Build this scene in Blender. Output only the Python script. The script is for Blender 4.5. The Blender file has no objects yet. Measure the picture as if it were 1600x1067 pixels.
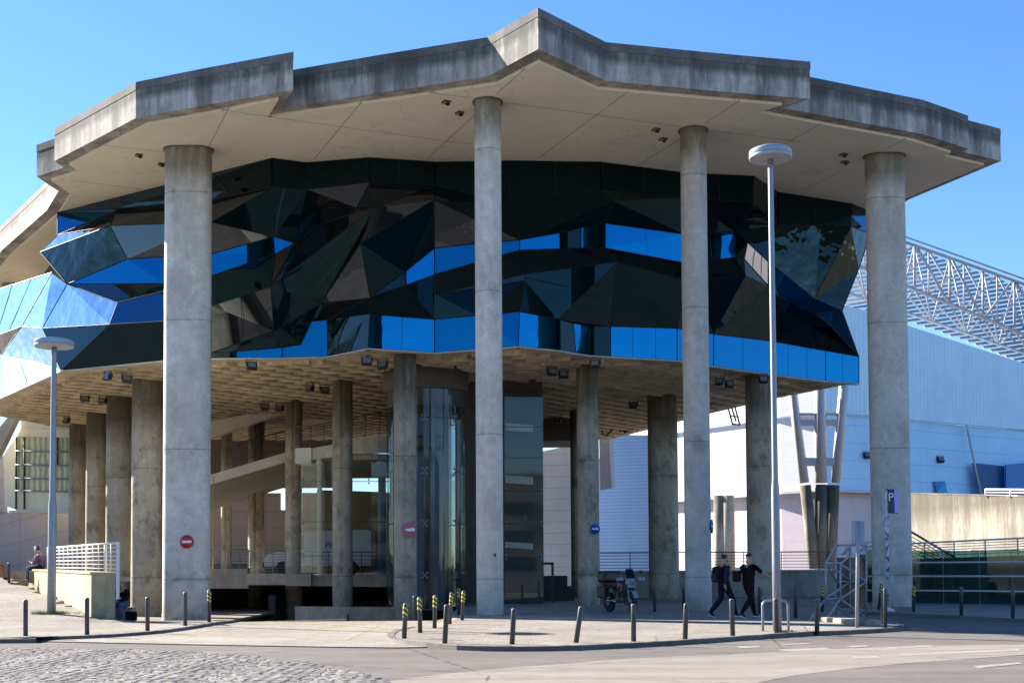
import bpy, bmesh, math, random
from mathutils import Vector, Matrix, noise as mnoise
random.seed(7)
S = bpy.context.scene
COL = S.collection
R = math.radians

# ------------------------------------------------------------------ camera
F = 2000.0                      # focal length in photo pixels (1600 wide)
PITCH = R(2.5); ROLL = -0.0057
YP = 885.0 - F * math.tan(PITCH)
CAMZ = 1.5
cam_data = bpy.data.cameras.new('camera')
cam = bpy.data.objects.new('camera', cam_data); COL.objects.link(cam)
cam_data.sensor_width = 36.0
cam_data.lens = 36.0 * F / 1600.0
cam_data.shift_y = (YP - 533.5) / 1600.0
cam_data.clip_start = 0.1; cam_data.clip_end = 8000
MROT = Matrix.Rotation(R(90) + PITCH, 3, 'X') @ Matrix.Rotation(ROLL, 3, 'Z')
cam.matrix_world = Matrix.Translation((0, 0, CAMZ)) @ MROT.to_4x4()
S.camera = cam

# ------------------------------------------------------------------ sky, sun, exposure
SUN = Vector((-1.68, 1.12, 1.0)).normalized()          # towards the sun
EL = math.asin(SUN.z); AZ = math.atan2(SUN.x, SUN.y)
world = bpy.data.worlds.new('World'); S.world = world; world.use_nodes = True
wn = world.node_tree.nodes; wl = world.node_tree.links
sky = wn.new('ShaderNodeTexSky'); sky.sky_type = 'NISHITA'; sky.sun_disc = False
sky.sun_elevation = EL; sky.sun_rotation = AZ
sky.air_density = 1.0; sky.dust_density = 0.05; sky.ozone_density = 5.0
sky.altitude = 0
hs = wn.new('ShaderNodeHueSaturation'); hs.inputs['Saturation'].default_value = 1.12; hs.inputs['Hue'].default_value = .506; hs.inputs['Value'].default_value = 1.0
wl.new(sky.outputs[0], hs.inputs['Color']); wl.new(hs.outputs[0], wn['Background'].inputs[0]); wn['Background'].inputs[1].default_value = 0.07
sl = bpy.data.lights.new('sun', 'SUN'); sl.energy = 5.0; sl.angle = R(0.53); sl.color = (1.0, 0.93, 0.82)
so = bpy.data.objects.new('sun', sl); COL.objects.link(so)
so.rotation_euler = (-SUN).to_track_quat('-Z', 'Y').to_euler()
so.location = SUN * 200
vs = S.view_settings
vs.view_transform = 'Standard'; vs.look = 'None'; vs.exposure = 1.9; vs.gamma = 1.0; vs.use_curve_mapping = False
S.cycles.max_bounces = 8; S.cycles.diffuse_bounces = 4; S.cycles.glossy_bounces = 4
S.cycles.transparent_max_bounces = 12; S.cycles.transmission_bounces = 4
S.cycles.caustics_reflective = False; S.cycles.caustics_refractive = False
S.cycles.use_denoising = True
S.cycles.sample_clamp_indirect = 6.0

# ------------------------------------------------------------------ survey helpers (photo measurements -> metres)
CAM = Vector((0, 0, CAMZ))
def ray(px, py):
    return MROT @ Vector(((px - 800.0) / F, -(py - YP) / F, -1.0))
def PD(px, py, D):
    d = ray(px, py); return CAM + d * (D / d.y)
def PZ(px, py, z):
    d = ray(px, py); return CAM + d * ((z - CAMZ) / d.z)
def hy(px): return 885.0 - 0.0057 * (px - 800)          # eye level in the photo
def lerp(a, b, t): return a + (b - a) * t
def interp(tab, x):
    if x <= tab[0][0]:
        (a, b), (c, d) = tab[0], tab[1]
    elif x >= tab[-1][0]:
        (a, b), (c, d) = tab[-2], tab[-1]
    else:
        for i in range(len(tab) - 1):
            if tab[i][0] <= x <= tab[i + 1][0]:
                (a, b), (c, d) = tab[i], tab[i + 1]; break
    return b + (d - b) * (x - a) / (c - a)

# ------------------------------------------------------------------ object helpers
def tag(o, label=None, cat=None, group=None, kind=None):
    if label: o['label'] = label
    if cat: o['category'] = cat
    if group: o['group'] = group
    if kind: o['kind'] = kind
    return o
def empty(name, loc, label, cat, group=None, rz=0):
    o = bpy.data.objects.new(name, None); COL.objects.link(o)
    o.location = loc; o.rotation_euler = (0, 0, rz); o.empty_display_size = .2
    return tag(o, label, cat, group)
def copy_tree(o, parent=None):
    c = o.copy(); COL.objects.link(c)
    if parent is not None: c.parent = parent
    for ch in list(o.children): copy_tree(ch, c)
    return c

def wmat(o):
    m = o.matrix_basis.copy()
    p = o.parent
    while p is not None:
        m = p.matrix_basis @ m; p = p.parent
    return m

class MB:
    """collects polygons, builds ONE mesh object"""
    def __init__(s): s.v = []; s.f = []; s.m = []; s.sm = []
    def add(s, vs, fs, mi=0, smooth=False):
        n = len(s.v); s.v += [Vector(v) for v in vs]
        for f in fs:
            s.f.append([i + n for i in f]); s.m.append(mi); s.sm.append(smooth)
        return s
    def poly(s, pts, mi=0): return s.add(pts, [list(range(len(pts)))], mi)
    def hexa(s, b, t, mi=0):
        return s.add(list(b) + list(t), [(3, 2, 1, 0), (4, 5, 6, 7), (0, 1, 5, 4), (1, 2, 6, 5), (2, 3, 7, 6), (3, 0, 4, 7)], mi)
    def box(s, c, size, rz=0, mi=0, mat=None):
        hx, hyy, hz = size[0] / 2, size[1] / 2, size[2] / 2
        m = mat or Matrix.Rotation(rz, 3, 'Z'); c = Vector(c)
        b = [c + m @ Vector(p) for p in ((-hx, -hyy, -hz), (hx, -hyy, -hz), (hx, hyy, -hz), (-hx, hyy, -hz))]
        t = [c + m @ Vector(p) for p in ((-hx, -hyy, hz), (hx, -hyy, hz), (hx, hyy, hz), (-hx, hyy, hz))]
        return s.hexa(b, t, mi)
    def bbox(s, c, size, bev, rz=0, mi=0, mat=None, smooth=True):
        """box with chamfered edges"""
        bm = bmesh.new(); bmesh.ops.create_cube(bm, size=1.0)
        for v in bm.verts: v.co = Vector((v.co.x * size[0], v.co.y * size[1], v.co.z * size[2]))
        bmesh.ops.bevel(bm, geom=bm.edges[:] , offset=bev, segments=2, affect='EDGES', profile=.5)
        m = mat or Matrix.Rotation(rz, 3, 'Z'); c = Vector(c)
        bm.verts.index_update()
        s.add([c + m @ v.co for v in bm.verts], [[v.index for v in f.verts] for f in bm.faces], mi, False)
        bm.free(); return s
    def prism(s, pts, z0, z1, mi=0, cap=True):
        """extrude a plan outline [(x,y)..] between two heights"""
        n = len(pts)
        s.add([(p[0], p[1], z0) for p in pts] + [(p[0], p[1], z1) for p in pts],
              ([list(range(n))[::-1], list(range(n, 2 * n))] if cap else []) +
              [(i, (i + 1) % n, n + (i + 1) % n, n + i) for i in range(n)], mi)
        return s
    def slabpoly(s, pts, off, mi=0, side=0):
        """polygon in space given a thickness along vector off"""
        n = len(pts); off = Vector(off)
        a = [Vector(p) for p in pts]; b = [p + off for p in a]
        s.add(a + b, [list(range(n))], mi)
        k = len(s.v) - 2 * n
        s.f.append([k + n + i for i in range(n)][::-1]); s.m.append(side); s.sm.append(False)
        for i in range(n):
            j = (i + 1) % n
            s.f.append([k + i, k + n + i, k + n + j, k + j]); s.m.append(side); s.sm.append(False)
        return s
    def tube(s, p0, p1, r, n=8, mi=0, r1=None, cap=True):
        p0 = Vector(p0); p1 = Vector(p1); d = (p1 - p0)
        if d.length < 1e-6: return s
        d.normalize(); u = d.orthogonal().normalized(); w = d.cross(u); r1 = r if r1 is None else r1
        vs = []
        for p, rr in ((p0, r), (p1, r1)):
            for i in range(n):
                a = 2 * math.pi * i / n; vs.append(p + (u * math.cos(a) + w * math.sin(a)) * rr)
        k = len(s.v)
        s.add(vs, [(i, (i + 1) % n, n + (i + 1) % n, n + i) for i in range(n)], mi, True)
        if cap:
            s.f.append([k + i for i in range(n)][::-1]); s.m.append(mi); s.sm.append(False)
            s.f.append([k + n + i for i in range(n)]); s.m.append(mi); s.sm.append(False)
        return s
    def path(s, pts, r, n=8, mi=0, close=False):
        pts = [Vector(p) for p in pts]
        L = len(pts); rings = []
        ref = None
        for i, p in enumerate(pts):
            a = pts[i - 1] if (i > 0 or close) else p; b = pts[(i + 1) % L] if (i < L - 1 or close) else p
            d = (b - a).normalized()
            if ref is None: ref = d.orthogonal().normalized()
            ref = (ref - d * ref.dot(d)).normalized(); w = d.cross(ref)
            rings.append([p + (ref * math.cos(2 * math.pi * k / n) + w * math.sin(2 * math.pi * k / n)) * r for k in range(n)])
        k0 = len(s.v); vs = [v for rg in rings for v in rg]; fs = []
        for i in range(L if close else L - 1):
            j = (i + 1) % L
            for k in range(n): fs.append((i * n + k, i * n + (k + 1) % n, j * n + (k + 1) % n, j * n + k))
        s.add(vs, fs, mi, True)
        if not close:
            s.f.append([k0 + k for k in range(n)][::-1]); s.m.append(mi); s.sm.append(False)
            s.f.append([k0 + (L - 1) * n + k for k in range(n)]); s.m.append(mi); s.sm.append(False)
        return s
    def lathe(s, c, prof, n=24, mi=0, axis='Z', smooth=True):
        """prof: [(radius, height)] around an axis through c"""
        c = Vector(c); vs = []; fs = []
        for r, h in prof:
            for i in range(n):
                a = 2 * math.pi * i / n
                if axis == 'Z': q = Vector((r * math.cos(a), r * math.sin(a), h))
                elif axis == 'X': q = Vector((h, r * math.cos(a), r * math.sin(a)))
                else: q = Vector((r * math.cos(a), h, r * math.sin(a)))
                vs.append(c + q)
        L = len(prof)
        for j in range(L - 1):
            for i in range(n): fs.append((j * n + i, j * n + (i + 1) % n, (j + 1) * n + (i + 1) % n, (j + 1) * n + i))
        s.add(vs, fs, mi, smooth)
        k = len(s.v) - L * n
        for jj in (0, L - 1):
            if prof[jj][0] > 1e-4:
                s.f.append([k + jj * n + i for i in range(n)]); s.m.append(mi); s.sm.append(False)
        return s
    def xform(s, m):
        s.v = [m @ v for v in s.v]; return s
    def build(s, name, mats, parent=None, local=False, fixn=True):
        """mesh data is in world metres unless local"""
        me = bpy.data.meshes.new(name)
        vs = s.v
        if parent is not None and not local:
            inv = wmat(parent).inverted(); vs = [inv @ v for v in vs]
        me.from_pydata([tuple(v) for v in vs], [], s.f)
        if not isinstance(mats, (list, tuple)): mats = [mats]
        for m in mats: me.materials.append(m)
        for p, mi, sm in zip(me.polygons, s.m, s.sm):
            p.material_index = mi; p.use_smooth = sm
        me.validate(); me.update()
        if fixn:
            bm = bmesh.new(); bm.from_mesh(me)
            bmesh.ops.recalc_face_normals(bm, faces=bm.faces); bm.to_mesh(me); bm.free()
        o = bpy.data.objects.new(name, me); COL.objects.link(o)
        if parent is not None: o.parent = parent
        return o

def cut_grid(pts, step, hfun, depth=None):
    """a plan polygon cut on a grid and draped over hfun(x,y)"""
    bm = bmesh.new()
    vs = [bm.verts.new((p[0], p[1], 0)) for p in pts]
    f = bm.faces.new(vs); bmesh.ops.triangulate(bm, faces=[f])
    xs = [p[0] for p in pts]; ys = [p[1] for p in pts]
    for ax, lo, hi in ((0, min(xs), max(xs)), (1, min(ys), max(ys))):
        k = math.ceil(lo / step) * step
        while k < hi:
            co = [0, 0, 0]; no = [0, 0, 0]; co[ax] = k; no[ax] = 1
            bmesh.ops.bisect_plane(bm, geom=bm.verts[:] + bm.edges[:] + bm.faces[:], dist=1e-5, plane_co=co, plane_no=no)
            k += step
    for v in bm.verts: v.co.z = hfun(v.co.x, v.co.y)
    bm.normal_update()
    if depth:
        r = bmesh.ops.extrude_face_region(bm, geom=bm.faces[:])
        for e in r['geom']:
            if isinstance(e, bmesh.types.BMVert): e.co.z -= depth
        bmesh.ops.recalc_face_normals(bm, faces=bm.faces)
    else:
        for q in bm.faces:
            if q.normal.z < 0: q.normal_flip()
    return bm
def bm_obj(name, bm, mat, parent=None):
    me = bpy.data.meshes.new(name); bm.to_mesh(me); bm.free(); me.materials.append(mat)
    o = bpy.data.objects.new(name, me); COL.objects.link(o)
    if parent is not None: o.parent = parent
    return o
# ------------------------------------------------------------------ materials
class NT:
    def __init__(s, name):
        s.mat = bpy.data.materials.new(name); s.mat.use_nodes = True
        s.t = s.mat.node_tree; s.n = s.t.nodes; s.b = s.n['Principled BSDF']; s.out = s.n['Material Output']
        s._pos = None
    def lk(s, a, b): s.t.links.new(a, b)
    def setv(s, sock, v):
        if hasattr(v, 'is_output'): s.lk(v, sock)
        else: sock.default_value = v
    def pos(s):
        if s._pos is None: s._pos = s.n.new('ShaderNodeNewGeometry').outputs['Position']
        return s._pos
    def xyz(s):
        q = s.n.new('ShaderNodeSeparateXYZ'); s.lk(s.pos(), q.inputs[0]); return q.outputs
    def math(s, op, a, b=0.0, c=0.0, clamp=False):
        q = s.n.new('ShaderNodeMath'); q.operation = op; q.use_clamp = clamp
        s.setv(q.inputs[0], a); s.setv(q.inputs[1], b); s.setv(q.inputs[2], c); return q.outputs[0]
    def scaled(s, sc, vec=None, off=(0, 0, 0), rz=0):
        q = s.n.new('ShaderNodeMapping'); s.lk(vec or s.pos(), q.inputs[0]); q.inputs[3].default_value = sc
        q.inputs[1].default_value = off; q.inputs[2].default_value = (0, 0, rz); return q.outputs[0]
    def noise(s, scale, detail=5, rough=.55, vec=None, dist=0):
        q = s.n.new('ShaderNodeTexNoise'); s.lk(vec or s.pos(), q.inputs['Vector'])
        q.inputs['Scale'].default_value = scale; q.inputs['Detail'].default_value = detail
        q.inputs['Roughness'].default_value = rough; q.inputs['Distortion'].default_value = dist; return q.outputs[0]
    def ramp(s, fac, stops, interp='LINEAR'):
        q = s.n.new('ShaderNodeValToRGB'); s.lk(fac, q.inputs[0]); e = q.color_ramp; e.interpolation = interp
        while len(e.elements) < len(stops): e.elements.new(.5)
        for el, (p, c) in zip(e.elements, stops):
            el.position = p; el.color = (c, c, c, 1) if not isinstance(c, (tuple, list)) else (*c, 1)
        return q.outputs[0]
    def mrange(s, v, a, b, c=0.0, d=1.0):
        q = s.n.new('ShaderNodeMapRange'); s.setv(q.inputs[0], v)
        for i, x in enumerate((a, b, c, d)): q.inputs[i + 1].default_value = x
        return q.outputs[0]
    def mix(s, fac, a, b, mode='MIX'):
        q = s.n.new('ShaderNodeMix'); q.data_type = 'RGBA'; q.blend_type = mode
        s.setv(q.inputs[0], fac)
        for sock, v in ((q.inputs[6], a), (q.inputs[7], b)):
            if hasattr(v, 'is_output'): s.lk(v, sock)
            else: sock.default_value = (*v, 1)
        return q.outputs[2]
    def bump(s, h, strength=.3, dist=.02):
        q = s.n.new('ShaderNodeBump'); q.inputs['Strength'].default_value = strength; q.inputs['Distance'].default_value = dist
        s.lk(h, q.inputs['Height']); s.lk(q.outputs[0], s.b.inputs['Normal']); return s
    def fin(s, col=None, rough=.6, metal=0.0, ior=None, spec=None):
        if col is not None:
            if hasattr(col, 'is_output'): s.lk(col, s.b.inputs['Base Color'])
            else: s.b.inputs['Base Color'].default_value = (*col, 1)
        s.setv(s.b.inputs['Roughness'], rough); s.setv(s.b.inputs['Metallic'], metal)
        if ior: s.b.inputs['IOR'].default_value = ior
        if spec is not None: s.b.inputs['Specular IOR Level'].default_value = spec
        return s.mat

def simple(name, col, rough=.5, metal=0.0, var=.12, scale=6.0, ior=None, spec=None):
    m = NT(name)
    n = m.noise(scale, 4)
    k = m.ramp(n, [(0.25, 1 - var), (0.75, 1 + var * .5)])
    c = m.mix(1.0, tuple(col), k, 'MULTIPLY')
    return m.fin(c, rough, metal, ior, spec)

def concrete(name, base, dark, joint=None, streak=.6, blotch=.35, top=None, warm=None, rough=.85, zs=.16, holes=False, foot=False, patch=0):
    """board-marked concrete: blotches, vertical run-off streaks, pour joints at heights, grime under the top edge"""
    m = NT(name)
    x, y, z = m.xyz()
    n1 = m.noise(.55, 6, .6); n2 = m.noise(4.0, 6, .65); n3 = m.noise(30, 3, .6)
    st = m.noise(3.2, 6, .7, m.scaled((1, 1, zs)))
    st2 = m.noise(1.1, 5, .7, m.scaled((1, 1, .12), off=(9, 4, 2)))
    c = m.mix(m.ramp(n1, [(.38, 0), (.62, 1)]), tuple(b * (1 - blotch) for b in base), base)
    if warm: c = m.mix(m.ramp(m.noise(.35, 4, .6, m.scaled((1, 1, .5), off=(3, 7, 1))), [(.4, 0), (.65, .8)]), c, warm)
    c = m.mix(1.0, c, m.ramp(n2, [(.35, .86), (.65, 1.07)]), 'MULTIPLY')
    c = m.mix(1.0, c, m.ramp(n3, [(.3, .9), (.7, 1.06)]), 'MULTIPLY')
    s1 = m.ramp(st, [(.47, 0), (.62, 1)])
    s2 = m.ramp(st2, [(.45, 0), (.60, 1)])
    stk = m.math('MAXIMUM', m.math('MULTIPLY', s1, .7), s2)
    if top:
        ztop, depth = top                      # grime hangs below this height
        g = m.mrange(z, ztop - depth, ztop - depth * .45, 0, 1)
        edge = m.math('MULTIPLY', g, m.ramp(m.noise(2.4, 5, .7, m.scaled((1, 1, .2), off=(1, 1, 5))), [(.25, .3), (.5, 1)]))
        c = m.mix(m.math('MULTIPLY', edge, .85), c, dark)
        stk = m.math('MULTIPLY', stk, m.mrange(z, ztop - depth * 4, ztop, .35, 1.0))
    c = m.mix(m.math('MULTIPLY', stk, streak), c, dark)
    bh = m.math('ADD', m.math('MULTIPLY', n2, .6), m.math('MULTIPLY', n3, .4))
    if joint:
        z0, pitch = joint
        zz = m.math('ADD', z, m.math('MULTIPLY', m.math('SUBTRACT', m.noise(1.5, 2), .5), .02))
        fr = m.math('ABSOLUTE', m.math('SUBTRACT', m.math('FRACT', m.math('ADD', m.math('DIVIDE', m.math('SUBTRACT', zz, z0), pitch), .5)), .5))
        j = m.math('LESS_THAN', fr, .012 / pitch * 1.3)
        c = m.mix(m.math('MULTIPLY', j, .5), c, tuple(d * .6 for d in dark))
        # damp halo round some joints
        halo = m.math('MULTIPLY', m.mrange(fr, 0, .42 / pitch, 1, 0), m.ramp(m.noise(1.3, 5, .65), [(.5, 0), (.62, 1)]))
        c = m.mix(m.math('MULTIPLY', halo, .55), c, dark)
        bh = m.math('SUBTRACT', bh, m.math('MULTIPLY', j, 1.5))
    if patch:
        pm = m.ramp(m.noise(1.5, 7, .72, m.scaled((1, 1, .6), off=(4, 1, 7))), [(.52, 0), (.60, 1)])
        c = m.mix(m.math('MULTIPLY', pm, patch), c, tuple(d * 1.3 for d in dark))
    if foot:
        fm = m.math('MULTIPLY', m.mrange(z, -.1, .9, 1, 0), m.ramp(m.noise(2.2, 6, .7), [(.35, .2), (.6, 1)]))
        c = m.mix(m.math('MULTIPLY', fm, .6), c, dark)
        oi = m.n.new('ShaderNodeObjectInfo'); c = m.mix(1.0, c, m.ramp(oi.outputs['Random'], [(0, .86), (1, 1.06)]), 'MULTIPLY')
    if holes:
        v = m.n.new('ShaderNodeTexVoronoi'); m.lk(m.pos(), v.inputs['Vector']); v.inputs['Scale'].default_value = .62
        v.inputs['Randomness'].default_value = .5
        h = m.math('LESS_THAN', v.outputs['Distance'], .028)
        c = m.mix(m.math('MULTIPLY', h, .85), c, (.015, .014, .013))
    m.bump(bh, .35, .02)
    return m.fin(c, rough, 0, spec=.25)

M = {}
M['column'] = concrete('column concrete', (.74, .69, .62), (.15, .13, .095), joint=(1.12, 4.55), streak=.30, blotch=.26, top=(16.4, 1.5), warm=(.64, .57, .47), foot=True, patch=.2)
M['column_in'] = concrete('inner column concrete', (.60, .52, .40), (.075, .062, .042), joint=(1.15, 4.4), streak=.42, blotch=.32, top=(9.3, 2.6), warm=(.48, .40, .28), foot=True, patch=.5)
M['fascia'] = concrete('fascia concrete', (.59, .55, .49), (.075, .072, .068), streak=.92, blotch=.4, top=(17.45, .45), zs=.10, holes=True)
M['coping'] = concrete('coping concrete', (.20, .19, .18), (.06, .058, .055), streak=.5, blotch=.35)
M['raw'] = concrete('raw concrete', (.50, .45, .36), (.12, .10, .07), streak=.35, blotch=.3)
M['waffle'] = concrete('waffle slab concrete', (.74, .62, .43), (.17, .13, .08), streak=.2, blotch=.35)
M['beam'] = concrete('beam concrete', (.62, .56, .46), (.2, .17, .12), streak=.25, blotch=.22)
M['wall'] = concrete('retaining wall concrete', (.385, .355, .295), (.10, .085, .06), streak=.75, blotch=.28, top=(5.8, 1.9), zs=.07)
M['lowwall'] = concrete('low wall concrete', (.50, .44, .32), (.13, .11, .075), streak=.4, blotch=.4, warm=(.46, .36, .16), zs=.3)
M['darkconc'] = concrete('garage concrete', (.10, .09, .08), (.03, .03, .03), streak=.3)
M['soffit'] = None
def mk_soffit():
    m = NT('cream soffit plaster')
    n = m.noise(.25, 5, .6); n2 = m.noise(2.5, 4)
    c = m.mix(m.ramp(n, [(.3, 0), (.7, 1)]), (.80, .73, .58), (.88, .82, .66))
    c = m.mix(1.0, c, m.ramp(n2, [(.2, .96), (.8, 1.03)]), 'MULTIPLY')
    ring = m.math('ABSOLUTE', m.math('SUBTRACT', m.noise(.33, 4, .5, m.scaled((1, 1, 1), off=(3, 2, 0))), .60))
    c = m.mix(m.math('MULTIPLY', m.math('LESS_THAN', ring, .006), .16), c, (.30, .24, .16))
    c = m.mix(m.ramp(m.noise(.9, 6, .65, m.scaled((1, 1, 1), off=(8, 2, 0))), [(.55, 0), (.75, .18)]), c, (.42, .35, .25))
    return m.fin(c, .8, spec=.2)
M['soffit'] = mk_soffit()
M['seam'] = simple('dark seam', (.17, .15, .125), .8)
M['whitewash'] = simple('painted plaster', (.76, .70, .58), .8, var=.12, scale=1.2)
M['pinkwall'] = None
def panelled(name, base, du, dv, axis='X', gap=.02, dark=.45, var=.1, rough=.55, vz=0.0, spec=.3):
    """flat cladding with thin joints; u along X or Y, v up"""
    m = NT(name); x, y, z = m.xyz()
    u = x if axis == 'X' else y
    k = m.ramp(m.noise(.6, 5, .6), [(.3, 1 - var), (.7, 1 + var * .4)])
    c = m.mix(1.0, base, k, 'MULTIPLY')
    st = m.ramp(m.noise(2.0, 5, .7, m.scaled((1, 1, .12))), [(.5, 1.0), (.8, 1 - var * 1.5)])
    c = m.mix(1.0, c, st, 'MULTIPLY')
    zz = z if not vz else m.math('ADD', z, m.math('MULTIPLY', u, vz))
    j = None
    if dv:
        j = m.math('LESS_THAN', m.math('FRACT', m.math('DIVIDE', zz, dv)), gap / dv)
    if du:
        ju = m.math('LESS_THAN', m.math('FRACT', m.math('DIVIDE', u, du)), gap / du)
        j = ju if j is None else m.math('MAXIMUM', j, ju)
    c = m.mix(m.math('MULTIPLY', j, 1 - dark), c, tuple(b * .35 for b in base))
    m.bump(m.math('SUBTRACT', 1.0, j), .4, .01)
    return m.fin(c, rough, spec=spec)
M['pinkwall'] = panelled('pinkish cladding', (.46, .38, .35), 2.4, .95, 'X', gap=.03)
M['leftcladding'] = panelled('rosy stone cladding', (.50, .42, .40), 3.1, 1.25, 'X', gap=.035, vz=-.25)
M['whitepanel'] = panelled('white metal cladding', (.66, .66, .70), 0, 1.25, 'X', gap=.03, dark=.7, var=.06)
M['ribbed'] = panelled('shade blue ribbed cladding', (.58, .80, .96), .34, 0, 'X', gap=.05, dark=.75, var=.07)  # blue of the shaded side is put into the white base
M['shadepanel'] = panelled('shade blue metal cladding', (.44, .72, .96), 0, 1.25, 'X', gap=.035, var=.06)  # shaded copy of the white cladding, blue shade in its colour
M['corrug'] = panelled('pale corrugated cladding', (.40, .62, .92), 0, .22, 'X', gap=.06, dark=.62, var=.05)
M['lowcladding'] = panelled('pale pink wall panels', (.60, .52, .55), 4.2, 1.05, 'X', gap=.03, dark=.7, var=.07)
M['coremat'] = simple('dark brown core plaster', (.10, .085, .07), .8)
M['steelwhite'] = simple('white painted steel', (.50, .49, .52), .45, var=.08, scale=2)
M['truss'] = simple('pale grey truss paint', (.37, .36, .385), .5, var=.2, scale=3)
M['steelgrey'] = simple('galvanised steel', (.26, .29, .33), .45, .4, var=.15, scale=9)
M['scaffold'] = simple('pale grey scaffold paint', (.32, .35, .38), .5, .2, var=.2, scale=8)
M['railwhite'] = simple('white railing paint', (.66, .65, .64), .4, var=.08)
M['raildark'] = simple('dark railing steel', (.11, .10, .09), .45, .4)
M['black'] = simple('black powder coat', (.018, .018, .02), .45)
M['bollard'] = simple('anthracite bollard paint', (.045, .055, .065), .42, var=.3, scale=20)
M['bolltop'] = simple('grey bollard cap', (.16, .17, .18), .4)
M['lens'] = simple('floodlight lens', (.16, .16, .155), .2)
M['rubber'] = simple('black rubber', (.016, .016, .017), .75)
M['blue_sign'] = simple('blue sign face', (.012, .055, .42), .35, var=.05)
M['blue_box'] = simple('deep blue sign box', (.025, .05, .75), .35, var=.06)
M['navy'] = simple('navy sign edge', (.012, .018, .06), .4)
M['red_sign'] = simple('red sign face', (.48, .012, .02), .35, var=.06)
M['pink_sign'] = simple('faded pink sign face', (.40, .13, .17), .6, var=.15)
M['white_sign'] = simple('white sign paint', (.80, .80, .78), .4, var=.06)
M['lampgrey'] = simple('lamp head grey enamel', (.27, .36, .47), .3, var=.1, scale=3)
M['lampunder'] = simple('lamp underside', (.16, .155, .15), .5)
M['rust'] = None
def mk_rust():
    m = NT('rusty sheet')
    n = m.noise(3.0, 7, .7, m.scaled((1, 1, .35))); n2 = m.noise(18, 4, .7)
    c = m.mix(m.ramp(n, [(.35, 0), (.6, 1)]), (.40, .31, .22), (.20, .075, .03))
    c = m.mix(m.ramp(n2, [(.45, 0), (.7, .7)]), c, (.09, .035, .018))
    m.bump(n2, .4, .01)
    return m.fin(c, .85, spec=.2)
M['rust'] = mk_rust()
def mk_stripe():
    m = NT('black and yellow hazard band'); x, y, z = m.xyz()
    a = m.math('FRACT', m.math('ADD', m.math('DIVIDE', z, .11), m.math('MULTIPLY', m.math('ADD', x, y), 6.0)))
    c = m.mix(m.math('GREATER_THAN', a, .5), (.02, .02, .02), (.62, .52, .03))
    c = m.mix(m.ramp(m.noise(30, 4), [(.55, 0), (.75, .6)]), c, (.06, .055, .04))
    return m.fin(c, .55)
M['hazard'] = mk_stripe()

def glass(name, tint, refl, rough=.015, wave=0.0, ior=1.9, ws=.5):
    m = NT(name)
    c = m.mix(1.0, tint, m.ramp(m.noise(.4, 3), [(.3, .7), (.7, 1.25)]), 'MULTIPLY')
    m.fin(c, rough, 0, ior=ior)
    m.b.inputs['Specular Tint'].default_value = (*refl, 1)
    if wave: m.bump(m.noise(ws, 2, .5), wave, .35)
    return m.mat
M['gdark'] = glass('dark tinted glass', (.002, .007, .009), (.20, .42, .48), wave=.012, ior=1.55)
M['ggreen'] = glass('tree reflection green glass', (.004, .010, .008), (.34, .50, .40), wave=.22, ior=1.7, ws=1.1)  # green of mirrored trees put into the glass tint
M['ggrey'] = glass('grey reflective glass', (.006, .006, .006), (.74, .84, .95), wave=.03, ior=1.68)
def mirror(name, col, rough=.02, wave=.01, ws=.5):
    m = NT(name)
    m.fin(col, rough, 1.0)
    if wave: m.bump(m.noise(ws, 2, .5), wave, .35)
    return m.mat
M['gblue'] = mirror('sky reflection blue glass', (.004, .115, .25), wave=.022, ws=.7)  # deep blue of the mirrored sky put into the tint
M['gblue2'] = mirror('dim blue glass', (.03, .12, .21), wave=.05)
M['gteal'] = mirror('dark teal glass', (.012, .05, .075), wave=.02)
M['gpale'] = mirror('pale reflective glass', (.80, .82, .84), .03, wave=.32, ws=.9)  # bright sky reflection put in as a paler mirror
M['gwhite'] = mirror('white reflective glass', (.78, .80, .84), .05, wave=.10, ws=.5)  # reflected sky and white hall put in as near white
M['ggreyrefl'] = mirror('grey rippled glass', (.24, .235, .225), .04, wave=.30, ws=.9)  # reflected grey streaks put into the mirror colour
def mk_clear(name, tint, gl=.10):
    m = NT(name)
    tr = m.n.new('ShaderNodeBsdfTransparent'); tr.inputs[0].default_value = (*tint, 1)
    g = m.n.new('ShaderNodeBsdfGlossy'); g.inputs['Roughness'].default_value = .03; g.inputs[0].default_value = (.9, .95, 1, 1)
    fr = m.n.new('ShaderNodeFresnel'); fr.inputs[0].default_value = 1.5
    k = m.math('ADD', m.math('MULTIPLY', fr.outputs[0], .45), gl)
    mx = m.n.new('ShaderNodeMixShader'); m.lk(k, mx.inputs[0]); m.lk(tr.outputs[0], mx.inputs[1]); m.lk(g.outputs[0], mx.inputs[2])
    m.lk(mx.outputs[0], m.out.inputs[0]); return m.mat
M['clear'] = mk_clear('clear glass sheet', (.78, .85, .87), .012)
M['fenceglass'] = mk_clear('green tinted fence glass', (.26, .42, .43), .02)

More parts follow.
